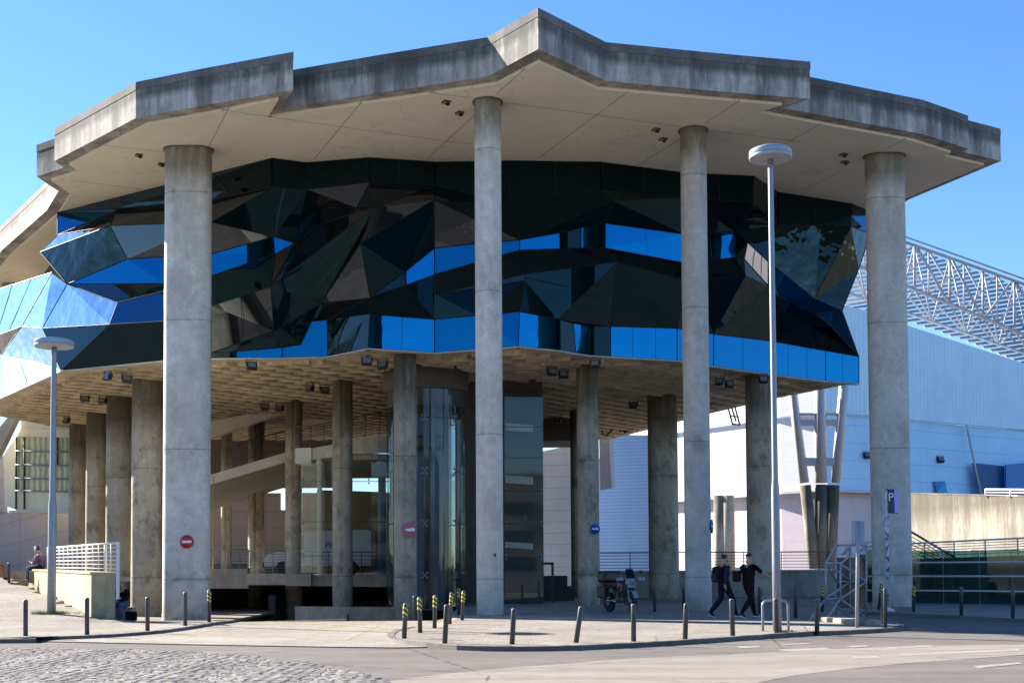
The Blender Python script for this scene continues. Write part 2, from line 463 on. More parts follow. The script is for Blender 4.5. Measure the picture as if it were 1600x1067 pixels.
# ---- paving
def mk_asphalt(name, base, var=.25, rough=.9):
    m = NT(name)
    n = m.noise(.22, 6, .6); n2 = m.noise(55, 3, .7); n3 = m.noise(2.2, 5, .6)
    c = m.mix(m.ramp(n, [(.3, 0), (.7, 1)]), tuple(b * (1 - var) for b in base), base)
    c = m.mix(1.0, c, m.ramp(n2, [(.25, .72), (.75, 1.22)]), 'MULTIPLY')
    c = m.mix(1.0, c, m.ramp(n3, [(.3, .9), (.7, 1.06)]), 'MULTIPLY')
    # long worn wheel marks
    w = m.ramp(m.noise(1.0, 4, .6, m.scaled((.12, 1.3, 1))), [(.35, .84), (.65, 1.08)])
    c = m.mix(1.0, c, w, 'MULTIPLY')
    v = m.n.new('ShaderNodeTexVoronoi'); v.feature = 'DISTANCE_TO_EDGE'; m.lk(m.scaled((1, 1, 1)), v.inputs['Vector']); v.inputs['Scale'].default_value = .16
    cr = m.math('LESS_THAN', m.math('ADD', v.outputs['Distance'], m.math('MULTIPLY', m.noise(3, 4), .02)), .0125)
    c = m.mix(m.math('MULTIPLY', cr, .6), c, (.05, .045, .04))
    m.bump(n2, .5, .01)
    return m.fin(c, .95, spec=.08)
M['asphalt'] = mk_asphalt('grey asphalt', (.20, .18, .165))
M['asphalt_pale'] = mk_asphalt('pale worn asphalt', (.295, .265, .23), .12)
def mk_pave(name, base, cell, dark):
    m = NT(name)
    v = m.n.new('ShaderNodeTexVoronoi'); v.feature = 'DISTANCE_TO_EDGE'; m.lk(m.pos(), v.inputs['Vector'])
    v.inputs['Scale'].default_value = 1 / cell; v.inputs['Randomness'].default_value = .55
    v2 = m.n.new('ShaderNodeTexVoronoi'); m.lk(m.pos(), v2.inputs['Vector']); v2.inputs['Scale'].default_value = 1 / cell; v2.inputs['Randomness'].default_value = .55
    j = m.mrange(v.outputs['Distance'], .02, .09, 1, 0)
    sp = m.n.new('ShaderNodeSeparateColor'); m.lk(v2.outputs['Color'], sp.inputs[0])
    c = m.mix(sp.outputs[0], tuple(b * .84 for b in base), tuple(b * 1.1 for b in base))
    n = m.noise(.4, 6, .6)
    c = m.mix(1.0, c, m.ramp(n, [(.35, .74), (.65, 1.1)]), 'MULTIPLY')
    c = m.mix(m.ramp(m.noise(1.7, 6, .65, off_vec(m)), [(.50, 0), (.64, .62)]), c, dark)
    c = m.mix(m.math('MULTIPLY', j, .55), c, dark)
    # a few long cracks
    v3 = m.n.new('ShaderNodeTexVoronoi'); v3.feature = 'DISTANCE_TO_EDGE'; m.lk(m.scaled((1, .55, 1)), v3.inputs['Vector']); v3.inputs['Scale'].default_value = .3
    cr = m.math('LESS_THAN', m.math('ADD', v3.outputs['Distance'], m.math('MULTIPLY', m.noise(2.5, 4), .025)), .017)
    c = m.mix(m.math('MULTIPLY', cr, .5), c, tuple(d * .5 for d in dark))
    m.bump(m.math('SUBTRACT', 1, j), .4, .01)
    return m.fin(c, .95, spec=.08)
def off_vec(m): return m.scaled((1, 1, 1), off=(13, 5, 3))
M['pave'] = mk_pave('small limestone setts', (.315, .285, .25), .085, (.20, .175, .145))
M['apron'] = mk_pave('driveway limestone setts', (.325, .295, .255), .10, (.25, .215, .155))
M['kerb'] = concrete('kerb stone', (.20, .185, .165), (.07, .06, .05), streak=.2, blotch=.3)
def mk_stone():
    m = NT('granite sett'); g = m.n.new('ShaderNodeNewGeometry')
    rnd = g.outputs['Random Per Island']
    c = m.ramp(rnd, [(0, (.155, .14, .13)), (.4, (.20, .185, .172)), (.75, (.235, .22, .205)), (1, (.29, .27, .25))])
    c = m.mix(1.0, c, m.ramp(m.noise(60, 4, .7), [(.3, .75), (.7, 1.2)]), 'MULTIPLY')
    c = m.mix(1.0, c, m.ramp(m.noise(.6, 4, .6), [(.3, .85), (.7, 1.1)]), 'MULTIPLY')
    m.bump(m.noise(70, 3, .6), .5, .01)
    return m.fin(c, .9, spec=.1)
M['stone'] = mk_stone()
M['cobble'] = simple('sandy joint filling', (.10, .088, .075), .95, var=.3, scale=8)
M['roadpaint'] = None
def mk_paint(name, col, wear):
    m = NT(name)
    n = m.noise(7, 6, .75)
    c = m.mix(m.ramp(n, [(wear - .06, 0), (wear + .06, 1)]), (.28, .25, .22), col)
    return m.fin(c, .8, spec=.2)
M['roadpaint'] = mk_paint('worn white road paint', (.37, .35, .32), .55)
M['yellowpaint'] = mk_paint('worn yellow road paint', (.60, .42, .10), .52)
M['grass'] = simple('weed green', (.10, .20, .025), .7, var=.4, scale=30)
M['leaf'] = simple('tree leaf green', (.03, .06, .02), .7, var=.4, scale=3)
M['bark'] = simple('tree bark', (.10, .08, .06), .9)
# ------------------------------------------------------------------ ground, road, pavements
def Xwall(y): return -11.0 - (y - 36.0) * 0.60          # foot of the low wall on the left
def hp(x, y):
    if y > 35.5 and x < Xwall(y) + .1: return .075 * (min(y, 70) - 35.5)
    if x < -8.0 and y > 36: return -.035 * min(y - 36, 12)
    return 0.0
RAMP_L = [(30, -7.2), (37, -7.9), (44, -10.6), (62, -10.6)]
def in_ramp(x, y): return y > 37.6 and y < 62 and interp(RAMP_L, y) < x < -2.0
def base_h(x, y):
    if in_ramp(x, y): return -.08 - min(2.9, .15 * (y - 37.6))
    return hp(x, y) - .08 if y < 75 else (-.08 if x > -10 else .075 * 34.5 - .08)
def ground_sheet():
    def axis(lo, hi, step, far):
        a = [-f for f in far if -f < lo]; k = lo
        while k <= hi + 1e-6: a.append(k); k += step
        return sorted(a + [f for f in far if f > hi])
    far = [60, 100, 200, 500, 1500, 3500]
    xs = axis(-40, 40, .8, far); ys = axis(12, 80, .8, [-f for f in (3500, 1500, 500, 200, 100, 40)] + far[1:] )
    ys = sorted(set(ys + [-3500, -1500, -500, -200, -100, -40]))
    mb = MB(); n = len(xs)
    mb.add([(x, y, base_h(x, y)) for y in ys for x in xs],
           [(j * n + i, j * n + i + 1, (j + 1) * n + i + 1, (j + 1) * n + i) for j in range(len(ys) - 1) for i in range(n - 1)])
    o = mb.build('ground', M['asphalt'], fixn=False); return tag(o, kind='structure')
ground_sheet()

def G(px, py, z=0.0):
    p = PZ(px, py, z); return (p.x, p.y)
def dense(pts, step=.5):
    """Catmull-Rom through plan points"""
    out = []
    P = [pts[0]] + list(pts) + [pts[-1]]
    for i in range(1, len(P) - 2):
        p0, p1, p2, p3 = [Vector((*q[:2], 0)) for q in P[i - 1:i + 3]]
        n = max(1, int((p2 - p1).length / step))
        for k in range(n):
            t = k / n
            q = .5 * ((2 * p1) + (p2 - p0) * t + (2 * p0 - 5 * p1 + 4 * p2 - p3) * t * t + (3 * p1 - p0 - 3 * p2 + p3) * t ** 3)
            out.append((q.x, q.y))
    out.append(tuple(pts[-1][:2])); return out

def simple_poly(pts):
    """drop points where the outline would cross itself"""
    def cr(o, a, b): return (a[0] - o[0]) * (b[1] - o[1]) - (a[1] - o[1]) * (b[0] - o[0])
    pts = list(pts); changed = True
    while changed:
        changed = False; n = len(pts)
        for i in range(n):
            a, b = pts[i], pts[(i + 1) % n]
            for k in range(2, 14):
                j = (i + k) % n; c, d = pts[j], pts[(j + 1) % n]
                if (j + 1) % n == i: break
                if cr(a, b, c) * cr(a, b, d) < 0 and cr(c, d, a) * cr(c, d, b) < 0:
                    kill = [(i + 1 + q) % n for q in range(k)]
                    pts = [p for q, p in enumerate(pts) if q not in kill]; changed = True; break
            if changed: break
    return pts
left_front = dense([(-40, 28.6), G(-120, 999.5), G(0, 996.5), G(136, 993), G(230, 987), G(290, 980), G(330, 973.5), G(368, 968.5)])
left_poly = left_front + [(-10.5, 44), (-10.5, 62), (-40, 62)]
tag(bm_obj('pavement', cut_grid(simple_poly(left_poly), .7, lambda x, y: hp(x, y), .10), M['pave']), kind='structure')
island_front = dense([G(640, 979), G(614, 986), G(606, 993), G(618, 999), G(650, 1003.5), G(690, 1007), G(750, 1010), G(870, 1009.5), G(1000, 1004),
                      G(1070, 1000), G(1150, 994.5), G(1250, 988), G(1330, 984.5), G(1390, 981), G(1411, 977.5), G(1405, 973.5), G(1375, 966), G(1345, 960), G(1325, 956.5)], .35)
right_front = dense([G(1327, 955.6), G(1345, 955.8), G(1400, 957.5), G(1500, 962), G(1600, 967.5), G(1700, 972), G(1900, 978)], .6)
island_poly = simple_poly(island_front + right_front + [(34, 62), (-2.0, 62), (-2.0, 37.5)])
tag(bm_obj('plaza', cut_grid(island_poly, 2.0, lambda x, y: 0.0, 3.0), M['pave']), kind='structure')
apron_front = dense([G(-60, 1001, -.09), G(0, 1002, -.09), G(330, 1009, -.09), G(620, 1013.5, -.09), G(760, 1013, -.09)], 1.0)
apron_poly = [p for p in apron_front] + [G(752, 1011)] + [p for p in island_front[:island_front.index(min(island_front, key=lambda q: (q[0] - G(752, 1010)[0]) ** 2 + (q[1] - G(752, 1010)[1]) ** 2))][::-1]] + \
             [(-2.0, 37.4), (-7.9, 37.4)] + left_front[::-1][:-8]
tag(bm_obj('driveway', cut_grid(simple_poly(apron_poly), 2.0, lambda x, y: -.056, .05), M['apron']), kind='structure')

def kerb(name, pts, z, w=.14, h=.09, hf=None):
    mb = MB(); L = len(pts); stone = 0
    off = []
    for i in range(L):
        a = Vector(pts[max(0, i - 1)]); b = Vector(pts[min(L - 1, i + 1)]); d = (b - a).normalized()
        off.append(Vector((d.y, -d.x)))
    for i in range(L - 1):
        p, q = Vector(pts[i]), Vector(pts[i + 1]); n0, n1 = off[i], off[i + 1]
        zz = z + random.uniform(-.002, .004)
        g = (q - p) * .006
        c = [p + g - n0 * w, q - g - n1 * w, q - g + n1 * .02, p + g + n0 * .02]
        mb.hexa([(v.x, v.y, z - h - .02) for v in c], [(v.x, v.y, zz) for v in c])
    return tag(mb.build(name, M['kerb']), kind='structure')
kerb('kerb', left_front, .012)
kerb('kerb', island_front, .012)
kerb('kerb', right_front, .012)

# cobbled carriageway, paler resurfacing, paint
cob = dense([G(-260, 1010, -.08), G(0, 1012, -.08), G(180, 1014, -.08), G(330, 1020, -.08), G(450, 1031, -.08), G(540, 1045, -.08), G(595, 1062, -.08), G(620, 1085, -.08)], .6)
cob_poly = cob + [(-.6, 6), (-26, 6)]
tag(bm_obj('cobbled_road', cut_grid(cob_poly, 2.0, lambda x, y: -.0775, None), M['cobble']), kind='structure')
def inside(p, poly):
    c = False; n = len(poly)
    for i in range(n):
        a, b = poly[i], poly[i - 1]
        if (a[1] > p[1]) != (b[1] > p[1]) and p[0] < (b[0] - a[0]) * (p[1] - a[1]) / (b[1] - a[1]) + a[0]: c = not c
    return c
def setts():
    rnd = random.Random(11); mb = MB(); LANE = 1.5; k = .42
    for ln in range(-10, 2):
        x0 = ln * LANE
        ny = int(16 / .2)
        for r in range(ny):
            u = -LANE / 2 + rnd.uniform(0, .04)
            while u < LANE / 2 - .03:
                w = rnd.uniform(.13, .2); w = min(w, LANE / 2 - u)
                uc = u + w / 2; u += w + .016
                y = 13.2 + r * .2 - k * (1 - (2 * uc / LANE) ** 2) + rnd.uniform(-.012, .012); x = x0 + uc
                if abs(x) / y > .47 or not inside((x, y), cob_poly): continue
                sl = math.atan(k * 2 * (2 / LANE) ** 2 * uc) + rnd.uniform(-.05, .05)
                ca, sa = math.cos(sl), math.sin(sl); hw, hh = w / 2, .089 + rnd.uniform(-.008, .005)
                z = -.074 + rnd.uniform(-.003, .005); tx, ty = rnd.uniform(-.018, .018), rnd.uniform(-.018, .018)
                def q(a, b, s, dz): return (x + ca * a * hw * s - sa * b * hh * s, y + sa * a * hw * s + ca * b * hh * s, z + dz + tx * a * hw + ty * b * hh)
                c4 = ((-1, -1), (1, -1), (1, 1), (-1, 1)); n = 4
                vs = [q(a, b, 1.0, -.03) for a, b in c4] + [q(a, b, .97, -.006) for a, b in c4] + [q(a, b, .82, .002) for a, b in c4]
                mb.add(vs, [(i, (i + 1) % 4, 4 + (i + 1) % 4, 4 + i) for i in range(4)] + [(4 + i, 4 + (i + 1) % 4, 8 + (i + 1) % 4, 8 + i) for i in range(4)] + [(8, 9, 10, 11)])
    o = mb.build('cobbled_road', M['stone'], fixn=False); return tag(o, kind='structure')
setts()
def wob(pts, a=.05):
    return [(x + random.uniform(-a, a), y + random.uniform(-a, a)) for x, y in pts]
pale = dense([G(625, 1086, -.08), G(604, 1064, -.08), G(700, 1052, -.08), G(800, 1043, -.08), G(1000, 1028, -.08), G(1200, 1019, -.08), G(1400, 1010, -.08), G(1650, 1006, -.08)], .8) + \
       dense([G(1650, 1019, -.08), G(1420, 1036, -.08), G(1330, 1044, -.08), G(1250, 1054, -.08), G(1170, 1069, -.08), G(1120, 1085, -.08)], .8)
tag(bm_obj('resurfaced_road', cut_grid(wob(pale, .03), 3.0, lambda x, y: -.0765, None), M['asphalt_pale']), kind='structure')
mk = MB()
for quad in ([(1150, 1009), (1185, 1008), (1190, 1010.5), (1156, 1012)], [(1215, 1014), (1290, 1011), (1300, 1014), (1226, 1017)],
             [(1320, 1009), (1350, 1007), (1360, 1009), (1330, 1011)], [(1380, 1011), (1450, 1007), (1462, 1009), (1390, 1013.5)],
             [(1400, 1021), (1590, 1013), (1596, 1016), (1412, 1024)], [(1220, 1006), (1262, 1004), (1266, 1005.2), (1226, 1007.4)],
             [(1330, 1025), (1370, 1024), (1376, 1027), (1338, 1028)], [(1520, 1040), (1590, 1034), (1600, 1036), (1530, 1043)]):
    mk.poly([(*G(x, y, -.0735), -.0735) for x, y in quad])
tag(mk.build('road_markings', M['roadpaint'], fixn=False), kind='structure')
ym = MB()
for a, b in (((352, 972), (540, 967.2)), ((470, 984), (580, 971)), ((450, 971.5), (670, 984.5))):
    p, q = Vector(G(*a, -.05)), Vector(G(*b, -.05)); d = (q - p).normalized(); n = Vector((-d.y, d.x)) * .06
    ym.poly([(v.x, v.y, -.05) for v in (p - n, q - n, q + n, p + n)])
tag(ym.build('yellow_lines', M['yellowpaint'], fixn=False), kind='structure')
ym = MB()
p, q = Vector(G(684, 979, 0)), Vector(G(712, 964, 0)); d = (q - p).normalized(); n = Vector((-d.y, d.x)) * .14
ym.poly([(v.x, v.y, .006) for v in (p - n, q - n, q + n, p + n)])
tag(ym.build('yellow_lines', M['yellowpaint'], fixn=False), kind='structure')
# ------------------------------------------------------------------ the pavilion
ZS = 16.4; ZB = 9.28                                   # underside of the roof, underside of the glazed storey
PV = empty('pavilion', (0, 52, 0), 'large concrete and glass pavilion with a zigzag oval roof on tall columns', 'building')

# --- roof
rb = [(85, 252), (212, 185), (319, 165), (458, 141), (440, 170), (600, 144.5), (762, 120), (841, 77), (947, 127), (1100, 141), (1266, 155), (1223, 169),
      (1442, 210), (1513, 233), (1502, 237), (1564, 252), (1420, 312)]
roof = [PZ(x, y, 16.5).xy for x, y in rb] + [Vector(p) for p in ((15.6, 58), (15.5, 64), (8, 75), (-8, 78), (-24, 76), (-29, 68))] + \
       [PZ(x, y, 16.5).xy for x, y in ((3, 391), (73, 329), (91, 299), (57, 276), (100, 262))]
def inset(poly, d):
    n = len(poly); out = []
    area = sum(poly[i].x * poly[(i + 1) % n].y - poly[(i + 1) % n].x * poly[i].y for i in range(n))
    s = 1 if area > 0 else -1
    for i in range(n):
        a, b, c = poly[i - 1], poly[i], poly[(i + 1) % n]
        d1 = (b - a).normalized(); d2 = (c - b).normalized()
        n1 = Vector((-d1.y, d1.x)) * s; n2 = Vector((-d2.y, d2.x)) * s
        m = n1 + n2
        if m.length < .3: m = n1 * 1.0
        else: m = m / max(.45, m.dot(n1))
        out.append(b + m * d)
    return out
def tri_prism(poly, z0, z1, name, mat, parent, mi=0):
    bm = bmesh.new(); f = bm.faces.new([bm.verts.new((p[0], p[1], z0)) for p in poly])
    r = bmesh.ops.extrude_face_region(bm, geom=[f])
    for e in r['geom']:
        if isinstance(e, bmesh.types.BMVert): e.co.z = z1
    bmesh.ops.recalc_face_normals(bm, faces=bm.faces)
    inv = wmat(parent).inverted(); bmesh.ops.transform(bm, matrix=inv, verts=bm.verts)
    return bm_obj(name, bm, mat, parent)
tri_prism(roof, 16.5, 17.45, 'roof', M['fascia'], PV)
tri_prism(inset(roof, -.012), 17.453, 17.72, 'coping', M['coping'], PV)
sof = inset(roof, .46)
soff = tri_prism(sof, ZS, 16.497, 'soffit', M['soffit'], PV)
sm = MB()
for a, b in (((357, 170), (322, 238)), ((564, 161), (490, 250)), ((820, 108), (776, 147)), ((742, 180), (666, 250)), ((981, 144), (841, 248)), ((1156, 158), (1103, 192)),
             ((1065, 216), (998, 258)), ((1282, 194), (1227, 225)), ((1415, 217), (1385, 232)), ((1320, 265), (1257, 296)), ((345, 172), (455, 188)), ((455, 188), (735, 226)),
             ((670, 145), (742, 154)), ((790, 161), (940, 181)), ((940, 181), (1065, 199)), ((165, 228), (258, 238)), ((110, 282), (255, 300)), ((1110, 204), (1250, 222))):
    p, q = PZ(*a, ZS - .004), PZ(*b, ZS - .004); d = (q - p).normalized(); n = Vector((-d.y, d.x, 0)) * .009
    sm = MB(); sm.slabpoly([p - n, q - n, q + n, p + n], (0, 0, .02)); sm.build('seam', M['seam'], soff)
for x, y in ((697, 160), (718, 177), (1025, 203), (1036, 218), (1318, 242), (1320, 254), (217, 243), (252, 257)):
    p = PZ(x, y, ZS - .03); mb = MB()
    mb.box(p, (.22, .25, .05), .5, 0); mb.box(p + Vector((.04, .02, -.05)), (.12, .10, .07), .9, 1); mb.box(p + Vector((-.06, 0, -.03)), (.04, .20, .03), .5, 2)
    mb.build('downlight', [M['coremat'], M['black'], M['yellowpaint']], PV)

# --- glazed storey: folded glass skin
DT = [(-60, 61), (3, 58), (90, 53.6), (425, 46.7), (478, 47.1), (578, 46.5), (680, 47.1), (795, 47.0), (938, 47.2), (1070, 48.6), (1178, 49.1), (1215, 51.1), (1330, 52.9), (1362, 54.2)]
DB = [(-40, 61.5), (0, 58), (95, 50), (253, 47.7), (357, 47.0), (441, 46.95), (512, 46.9), (575, 45.4), (680, 46.5), (745, 45.7), (810, 45.0), (900, 46.8), (954, 47.3), (1058, 48.4), (1115, 50), (1205, 52), (1290, 54.2), (1342, 54.8)]
YT = [(-60, 380), (3, 360), (90, 332), (425, 247), (578, 246), (680, 253), (938, 253), (1070, 270), (1178, 275), (1215, 300), (1330, 318), (1362, 331)]
YB = [(-40, 640), (0, 622), (95, 579), (253, 563), (441, 559), (575, 544), (680, 551), (810, 541), (954, 557), (1058, 563), (1115, 572), (1290, 595), (1342, 599)]
GV = {}
def gv(name, x, y, off=0.0, mode=None): GV[name] = (x, y, off, mode)
def gpos(name):
    x, y, off, mode = GV[name]
    if mode == 'T': return PZ(x, y, ZS)
    if mode == 'B': return PZ(x, y, ZB)
    c = name[0]
    if c == 'u': return PD(x, y, interp(DT, x) - off)
    if c in 'no': return PD(x, y, interp(DB, x) - off)
    if c in 'mwq' or name in ('p2', 'p3', 'x1', 'x2', 'x3', 'x4', 'x5'): return PD(x, y, .5 * (interp(DT, x) + interp(DB, x)) - off)
    t = min(1.1, max(-.1, (y - interp(YT, x)) / (interp(YB, x) - interp(YT, x))))
    return PD(x, y, lerp(interp(DT, x), interp(DB, x), t) - off)
for n, x, y in (('t0', 90, 332), ('t1', 425, 247), ('t2', 478, 254), ('t3', 578, 246), ('t4', 680, 253), ('t5', 795, 251), ('t6', 938, 253), ('t7', 1070, 270), ('t8', 1178, 275),
                ('t9', 1215, 300), ('t10', 1330, 318), ('t11', 1362, 331)): gv(n, x, y, 0, 'T')
for n, x, y in (('b0', 95, 579), ('b00', 60, 593), ('b1', 257, 563), ('b2', 330, 560), ('c0', 441, 559), ('c1', 512, 557), ('c2', 575, 544), ('c3', 679, 551), ('c4', 745, 546), ('c5', 810, 541),
                ('c6', 871, 547), ('c7', 900, 552), ('c8', 920, 555), ('c9', 954, 557), ('c10', 1058, 563), ('c11', 1115, 572), ('c12', 1205, 585), ('c13', 1290, 595),
                ('c14', 1342, 599), ('o2', 360, 559.4), ('bB', 0, 622), ('bB2', -60, 648)): gv(n, x, y, 0, 'B')
for t in '''u0 176 332 0|u1 184 326 0|u2 330 312 0|u3 425 293 0|u4 480 296 0|u5 578 285 0|u6 680 290 0|u7 797 318 0|u8 938 296 0|u9 1070 309 0|u10 1177 317 0|u11 1215 351 0
u12 1283 352 0|u13 1330 338 0|u14 1362 336 0|p0 63 394 1.3|p1 172 353 .9|p2 199 405 0|p3 105 444 0|p6 90 367 0|q1 330 347 .8|q2 428 370 0|q3 330 397 0
q4 460 380 0|q5 430 397 0|q6 330 431 0|q7 257 443 0|r1 257 455 .3|r2 184 473 .7|r3 330 478 .7|r4 257 502 .8|r5 330 551 0|s1 423 448 .8|s2 428 517 .05|s3 440 512 .05
l0 -60 545 3.0|l1 81 426 1.0|l2 171 507 1.0|l3 66 513 1.5|l4 34 510 1.8|l5 -60 470 1.0|k1 0 556 1.1|k2 60 567 .7
z1 500 325 -.45|z2 557 325 -.45|z4 502 349 .3|sp 585 325 1.0|v1 678 313 .8|v2 563 381 .95|v3 502 473 .35|v4 578 465 0|v5 511 500 -.1
m0 633 425 0|m1 679 388 0|m2 679 429 0|m3 634 446 0|n0 578 491 0|n1 679 499 0|n2 487 502 0|n3 470 538 0|n4 441 543 0|o1 360 550 0
w0 744 381 0|w1 812 375 0|w2 957 314 .6|w3 875 364 0|w4 875 389 0|w5 812 391 0|w6 744 410 0|w7 946 349 0|w8 908 356 0|w9 908 388 0
x1 1069 366 0|x2 1148 362 0|x3 1149 402 0|x4 1075 412 0|x5 946 388 0|x6 965 409 .35|x7 1075 440 .25|x8 1165 430 .3
y0 680 460 .15|y1 821 428 .35|y3 820 439 .3|n5 745 493 0|n6 812 487 0|n7 871 498 0|n7b 896 503 0|n7c 922 508 0|n8 954 510 0|n9 1058 513 0|n10 1115 522 0|n11 1205 533 0|n12 1290 548 0|n13 1342 557 0
e2 1200 409 .3|e3 1168 379 .3|e4 1200 446 .2|e5 1163 405 .2|e6 1206 460 .2|e7 1273 467 1.2|e8 1360 366 .2|e9 1342 420 .7|e10 1316 486 1.4|e11 1273 490 1.1|e12 1217 464 .4|e13 1300 512 .9
e14 1260 505 .4|e15 1218 485 .2|u13b 1330 354 .5'''.replace('\n', '|').split('|'):
    a = t.split(); gv(a[0], float(a[1]), float(a[2]), float(a[3]))
M['gframe'] = simple('black glazing gasket', (.008, .010, .012), .4)
DB = [(-60, PZ(-60, 648, ZB).y)] + sorted((GV[k][0], gpos(k).y) for k in GV if GV[k][3] == 'B' and k not in ('bB2', 'b00'))
DT = [(-60, 61), (3, 58)] + sorted((GV[k][0], gpos(k).y) for k in GV if GV[k][3] == 'T')
def facet(keys, mat, seams=(), frame=.022):
    keys = keys.split(); pts = [gpos(k) for k in keys]
    mb = MB(); bm = bmesh.new()
    f = bm.faces.new([bm.verts.new(p) for p in pts]); f.normal_update()
    n = f.normal.copy()
    if n.y > 0: n = -n
    if len(pts) > 3: bmesh.ops.triangulate(bm, faces=[f], quad_method='BEAUTY')
    bm.verts.index_update()
    tris = [[v.index for v in q.verts] for q in bm.faces]; P = [v.co.copy() for v in bm.verts]; bm.free()
    back = -n * .05; k = len(P)
    mb.add(P + [p + back for p in P], tris + [[i + k for i in t][::-1] for t in tris] + [(i, (i + 1) % k, k + (i + 1) % k, k + i) for i in range(k)], 0)
    for i in range(k): mb.tube(P[i], P[(i + 1) % k], frame, 4, 1, cap=False)
    # thin panel joints: fractions along first and third edges
    for s in seams:
        a0 = P[0].lerp(P[1], s); a1 = P[-1].lerp(P[-2] if k == 4 else P[2], s)
        mb.tube(a0, a1, .011, 4, 1, cap=False)
    return mb.build('glass_panel', [M[mat], M['gframe']], PV)
for row in '''t0 t1 u3 u2 u1 u0;gdark;.25,.5,.75
t1 t2 u4 u3;gdark|t2 t3 u5 u4;gdark;.5|t3 t4 u6 u5;gdark;.45|t4 t5 u7 u6;gdark;.5|t5 t6 u8 u7;gdark;.5|t6 t7 u9 u8;gdark;.5|t7 t8 u10 u9;gdark;.5|t8 t9 u11 u10;gdark|t9 t10 u13 u12 u11;gdark;.5|t10 t11 u14 u13;gdark
t0 u0 p6;gblue|p6 u0 u1 p1;gdark|p6 p1 p0;gpale|u1 u2 q1 p1;gdark|p0 p1 p2 p3;ggreen;.5|p1 q1 q2 q3 p2;ggrey;.5|u2 u3 q2 q1;gdark;.6
p2 q3 q2 q4 q5 q6 q7 p3;gblue|p3 q7 r1 r2;gteal|q7 q6 r3 r1;gteal|q6 q5 s1 r3;gteal|l1 p3 l3 l4;gpale;.33,.67|p3 r2 l2 l3;gpale;.33,.67|l5 l1 l4 l0;gpale;.2,.4,.6,.8|r2 r1 r4 l2;gblue2|r1 r3 r5 r4;gdark
l3 l2 r4 b1 b0;gdark;.5|l4 l3 b0 k2 k1;ggreyrefl|l0 l4 k1;ggreyrefl|k1 k2 b0 bB;gwhite;.5|l0 k1 bB bB2;gwhite
u4 u5 z2 z1;ggrey|u3 u4 z1 z4 q4 q2;gdark|u5 u6 sp z2;gdark|z1 z2 sp z4;gdark|q5 q4 z4 sp s1;ggrey|sp u6 v1 v2;ggrey|s1 sp v3 s3 s2;gdark|sp v2 v3;gteal
v2 v4 v5 v3;ggrey|v2 v1 m1 m0 v4;gdark|m0 m1 m2 m3;gblue|v4 m0 m3;gdark|v4 m3 m2 n1 n0;gdark|v5 v4 n0 c2 c1;gdark|n2 v5 c1 c0 n4 n3;gblue|s3 v3 v5 n2 n3 n4 s2;gdark
r3 s1 s2 r5;ggrey;.5|r5 s2 n4 o1;gdark|o1 n4 c0 o2;gblue;.5|r5 o1 o2 b2;gdark|r4 r5 b2 b1;gdark
u6 u7 w1 v1;gdark|v1 w1 w0 m1;ggrey|u7 u8 w2 w1;gdark|m1 w0 w1 w5 w6 m2;gblue|w1 w3 w4 w5;gblue|w1 w2 w7 w8 w3;gdark|w3 w8 w9 w4;gdark|w8 w7 x5 w9;gblue|w7 x1 x4 x5;gblue;.5|x1 x2 x3 x4;gblue;.5
u8 u9 x1 w7 w2;gdark;.5|u9 u10 x2 x1;gdark|w5 w4 w9 x5 x6 y1;gdark|x5 x4 x7 x6;gteal|x4 x3 x8 x7;gdark|m2 w6 w5 y1 y0;gdark|y0 y1 y3;ggrey|y0 y3 n6 n5 n1;gdark;.5
y3 y1 x6 n8 n7 n6;gdark;.5|x6 x7 n9 n8;gdark;.5|x7 x8 n10 n9;gdark
n0 n1 c3 c2;gblue;.5|n1 n5 c4 c3;gblue|n5 n6 c5 c4;gblue|n6 n7 c6 c5;gblue|n7 n7b c7 c6;gdark|n7b n7c c8 c7;gblue|n7c n8 c9 c8;gdark|n8 n9 c10 c9;gblue;.33,.67|n9 n10 c11 c10;gblue;.5|n10 n11 c12 c11;gblue;.5|n11 n12 c13 c12;gblue;.3,.65|n12 n13 c14 c13;gblue;.5
u10 u11 e2 e3 x2;gdark|e3 e2 e4 e5;gwhite;.35,.7|x2 e3 e5 x3;gdark|x3 e5 e4 e6 n11 n10 x8;gdark|u11 u12 u13b e7 e2;ggreen;.5|u12 u13 u14 e8 u13b;gblue|u13b e8 e9 e10 e7;ggreen
e2 e7 e11 e12 e6 e4;gblue|e7 e10 e11;gblue|e12 e11 e13 e14 e15;gteal|e11 e10 n13 e13;gblue2|e14 e13 n13;gteal|e15 e14 n13 n12 n11;gdark;.5|e6 e12 e15 n11;gdark'''.replace('\n', '|').split('|'):
    a = row.split(';')
    facet(a[0], a[1], [float(s) for s in a[2].split(',')] if len(a) > 2 else ())
# plan of the glazed storey
gl_bot = [gpos(k).xy for k in ('bB', 'b0', 'b1', 'b2', 'o2', 'c0', 'c1', 'c2', 'c3', 'c4', 'c5', 'c6', 'c7', 'c8', 'c9', 'c10', 'c11', 'c12', 'c13', 'c14')]
gl_plan = gl_bot + [PZ(1222, 622, ZB).xy, Vector((10.2, 66)), Vector((6.2, 79)), Vector((-10, 80)), Vector((-24, 75)), Vector((-26.5, 64))]
core = inset([gpos(k).xy for k in ('bB', 't0', 't1', 't6', 't8')] + [Vector((14.0, 55.5))] + gl_plan[-6:], 2.6)
tri_prism(core, 9.7, 16.39, 'interior_wall', M['coremat'], PV)
slab = tri_prism(inset(gl_plan, .14), ZB + .02, 9.62, 'storey_slab', M['waffle'], PV)
